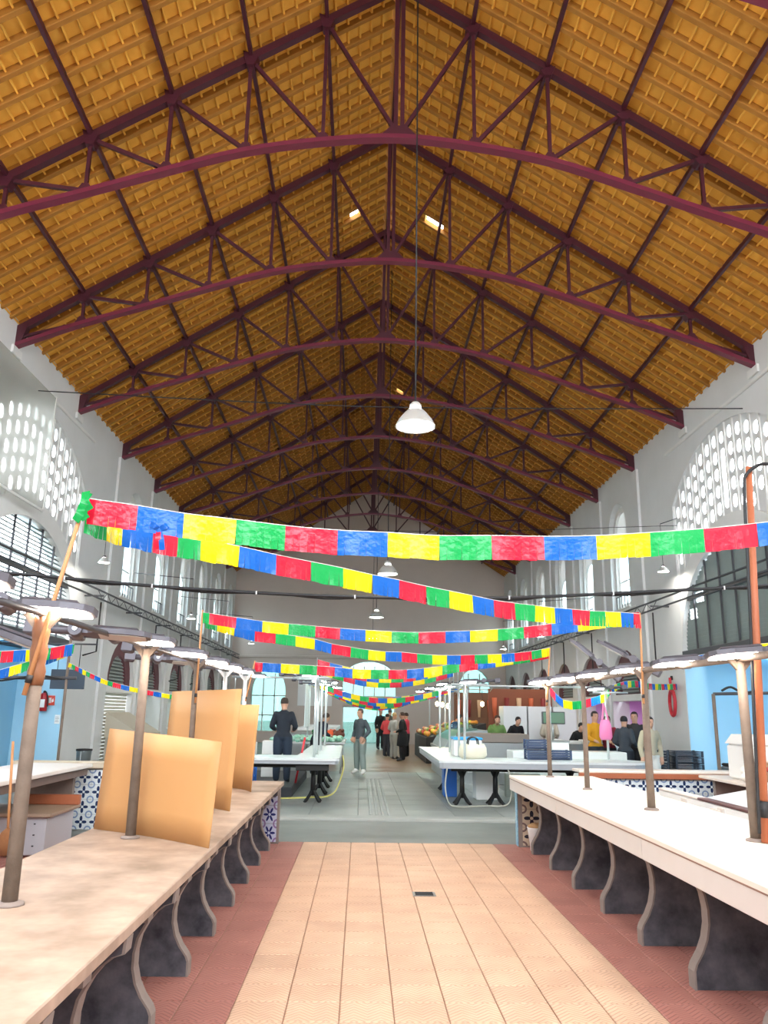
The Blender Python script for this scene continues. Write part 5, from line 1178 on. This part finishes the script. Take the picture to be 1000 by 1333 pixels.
# ------------------------------------------------------------------ right near stall
ch = thing('chest_fridge', 'white chest fridge with dark rim behind the right counter', 'chest fridge', (4, 7.6, 0))
MB().bbox(3.5, 3.56, 4.2, 9.7, .0, .86, .008).build('front_panel', M['white'], ch)
MB().bbox(3.56, 4.7, 4.2, 9.7, .0, .62, .008).build('body', M['white'], ch)
MB().bbox(4.62, 4.7, 4.2, 9.7, .62, .97, .008).build('back_panel', M['white'], ch)
MB().plate([(3.6, .70), (4.6, .88), (4.6, .90), (3.6, .72)], [], lambda a, b, t: (a, t, b), 4.3, 9.6).build('sloped_lid', mat('pale_lid', 'd4dade', .25), ch)
MB().bbox(3.49, 3.60, 4.2, 8.6, .86, .885, .006).build('rim', mat('dark_red_rim', '5a3c3c', .5), ch)
MB().bbox(3.49, 3.60, 8.6, 9.7, .86, .885, .006).build('rim', M['fascia'], ch)
for y in (5.2, 6.6, 8.0, 8.9): MB().bbox(3.482, 3.5, y, y + .12, .1, .84, .004).build('panel_strip', M['fascia'], ch)
for y in (4.4, 5.4, 6.8): MB().bbox(3.486, 3.5, y + .2, y + 1.1, .22, .62, .006).build('drawer_front', M['white'], ch)
MB().bbox(3.44, 3.485, 8.25, 8.38, .70, .80, .01).build('power_socket', mat('socket_blue', '2a3f9a', .4), ch)
MB().bbox(3.46, 3.49, 8.05, 8.25, .64, .82, .006).build('socket_box', M['fascia'], ch)
bkc = thing('back_counter', 'white topped counter behind the chest fridge holding boxes', 'counter', (5.3, 9.5, 0))
MB().bbox(4.75, 5.8, 4.5, 11.6, .86, .90, .008).build('top', M['rtop'], bkc)
for y in (5, 7.2, 9.4, 11.3): MB().bbox(4.85, 5.7, y, y + .08, 0, .86).build('support', M['pededge'], bkc)
co = thing('cool_box', 'large white cool box with sloping lid edges on the right back counter', 'cool box', (5.2, 9.6, .9))
MB().bbox(4.92, 5.55, 10.4, 11.0, .90, 1.35, .03).build('body', M['whiteplastic'], co); MB().plate([(4.9, 1.35), (5.57, 1.35), (5.47, 1.47), (5.0, 1.47)], [], lambda a, b, t: (a, t, b), 10.38, 11.02).build('lid', M['whiteplastic'], co)
yb = boxlet('plastic_tub', 5.2, 5.75, 9.4, 9.9, .90, 1.30, mat('cream_tub', 'f0dc9c', .4), 'pale yellow plastic tub beside the nearest right post', 'tub', .03)
gt = boxlet('tray', 5.1, 5.6, 8.6, 9.1, .90, 1.0, M['whiteplastic'], 'white tray with green rim on the right back counter', 'tray'); MB().bbox(5.08, 5.62, 8.58, 9.12, 1.0, 1.03, .004).build('rim', grc, gt)
kb_ = thing('carton', 'printed brown cardboard carton in front of the cool box', 'carton', (4.9, 10, .9))
kraft = mat('kraft_card', '8d6a52', .8)
MB().bbox(4.80, 5.18, 9.75, 10.0, .90, 1.06, .004).build('box', kraft, kb_); MB().lathe([(.045, 0), (.045, .002), (.03, .002), (.03, 0)], (0, 0, 0), 14).build('round_print', M['whiteplastic'], kb_)
kr = [o for o in COL.objects if o.name.startswith('round_print')][0]; kr.rotation_euler = (math.pi / 2, 0, 0); kr.location = (4.87, 9.746, .985)
for k in range(2): MB().box(4.96, 5.13 - .03 * k, 9.745, 9.749, .95 + .04 * k, .965 + .04 * k).build('print_line', M['fascia'], kb_)
boxlet('carton', 5.0, 5.25, 10.1, 10.35, .90, 1.18, mat('plain_card', 'c2a078', .8), 'plain tan carton between the paper and the cool box', 'carton')
pp = MB()
for k in range(7): pp.ell((4.82 + .03 * k + random.uniform(-.05, .05), 10.2 + random.uniform(-.08, .08), .97 + .04 * k), .10, .09, .07, 6, 5)
tag(pp.build('crumpled_paper', mat('white_paper', 'e8e4da', .9, bump=.5, bscale=18)), 'crumpled white paper wrap beside the cartons', 'paper')
m = MB()
for k in range(6): m.ell((4.95 + .07 * k, 9.92 + .02 * (k % 2), 1.085 + .012 * (k % 3)), .07, .06, .035, 8, 5)
tag(m.build('red_cloth', mat('dull_red_cloth', 'a84848', .8)), 'dull red cloth lying on the printed carton', 'cloth')
sb = thing('spray_bottle', 'clear spray bottle standing on the fridge rim', 'bottle', (3.9, 6.9, .76))
MB().lathe([(.0, 0), (.04, 0), (.042, .12), (.02, .16), (.016, .19), (0, .19)], (3.56, 6.55, .886), 12).build('body', mat('clear_plastic', 'dfe4e4', .2), sb); MB().bbox(3.52, 3.59, 6.53, 6.57, 1.07, 1.11, .008).build('trigger', M['whiteplastic'], sb)
boxlet('stool_top', 4.0, 4.4, 11.2, 11.6, .62, .66, M['rtop'], 'round pale stool top in front of the blue tiles', 'stool', .02)
so = [o for o in COL.objects if o.name == 'stool_top'][0]
for x, y in ((4.05, 11.25), (4.35, 11.25), (4.05, 11.55), (4.35, 11.55)): MB().tube([(x, y, 0), (x, y, .62)], .015, 6).build('leg', M['black'], so)
bk = thing('bucket', 'white bucket holding a paper bag under the far end of the right counter', 'bucket', (2.32, 10.9, 0))
MB().lathe([(.0, 0), (.07, 0), (.105, .27), (.112, .28), (.10, .28), (.066, .02)], (2.28, 10.86, .001), 16).build('pail', M['whiteplastic'], bk)
MB().lathe([(.09, .26), (.10, .30), (.05, .33), (0, .32)], (2.28, 10.86, .001), 10).build('paper_bag', mat('tan_paper', 'b08a60', .9, bump=.4), bk)
# by the right wall
for k in range(7): crate(6.95, 17.6, .035 + k * .135, .56, .45, .13, dkc, 'dark stacking crate against the right wall pillar, %s from the floor' % ORD[k], 'stacked dark crates by the right wall')
for k in range(4): crate(6.35, 17.75, .035 + k * .24, .38, .45, .22, dkc, 'tall black crate left of the stacked dark crates, %s from the floor' % ORD[k], 'black crates by the right wall')
st2 = thing('step_stool', 'grey metal bin with black lid in front of the pale blue wall', 'bin', (7.6, 16.6, 0))
MB().bbox(7.35, 7.95, 16.4, 16.8, .12, .72, .02).build('body', mat('bin_grey', '5c666c', .5), st2); MB().bbox(7.38, 7.92, 16.38, 16.82, .72, .78, .02).build('lid', M['black'], st2)
for x in (7.36, 7.91): MB().box(x, x + .03, 16.42, 16.46, 0, .12).build('foot', M['black'], st2)
MB().bbox(7.42, 7.88, 16.385, 16.4, .30, .36, .006).build('handle_bar', M['stainless'], st2)
crate(8.25, 16.6, .0, .5, .5, .68, grc, 'dark green crate beside the grey bin', 'crates by the pale blue wall')
fh = thing('fire_hose', 'coiled red fire hose hanging on the right wall pillar', 'hose', (7.6, 19.9, 2.0))
MB().tube([(7.62, 19.85 + .17 * math.cos(a), 2.0 + .30 * math.sin(a)) for a in [2 * math.pi * i / 20 for i in range(21)]], .045, 8).build('coil', mat('hose_red', 'b3202e', .5), fh)
MB().tube([(7.62, 19.9, 2.25), (7.64, 19.95, 2.6)], .035, 8).build('strap', mat('hose_red', 'b3202e', .5), fh); MB().lathe([(.03, 0), (.03, .1), (0, .1)], (7.68, 19.95, 2.55), 8).build('hook', M['black'], fh)
t = thing('tube_frame', 'rusty tube frame in front of the pale blue wall on the right', 'frame', (5.9, 13, 0))
for x, y in ((5.75, 13.2), (7.1, 13.0)): MB().tube([(x, y, 0), (x, y, 2.05)], .03, 8).build('upright', M['wood'], t)
MB().tube([(5.75, 13.2, 2.05), (7.5, 12.95, 2.1)], .025, 8).build('top_rail', M['darkgrey'], t)
MB().tube(smooth([(5.85, 13.1, 2.1), (6.0, 13.1, 2.16), (6.2, 13.1, 2.08), (6.5, 13.1, 2.12)]), .02, 6).build('cable', M['cable'], t)
t = thing('tube_frame', 'thin dark tube frame behind the nearest left pole', 'frame', (-5, 12.6, 0))
MB().tube([(-6.8, 12.75, 2.1), (-4.4, 12.75, 2.12)], .028, 8).build('top_rail', M['darkgrey'], t); MB().tube([(-4.55, 12.75, .0), (-4.55, 12.75, 2.9)], .022, 8).build('upright', M['wood'], t)
MB().tube(smooth([(-6.6, 12.7, 2.14), (-6.0, 12.7, 2.2), (-5.6, 12.7, 2.06), (-5.0, 12.7, 2.15), (-4.6, 12.7, 2.1)]), .014, 6).build('cable', M['cable'], t)
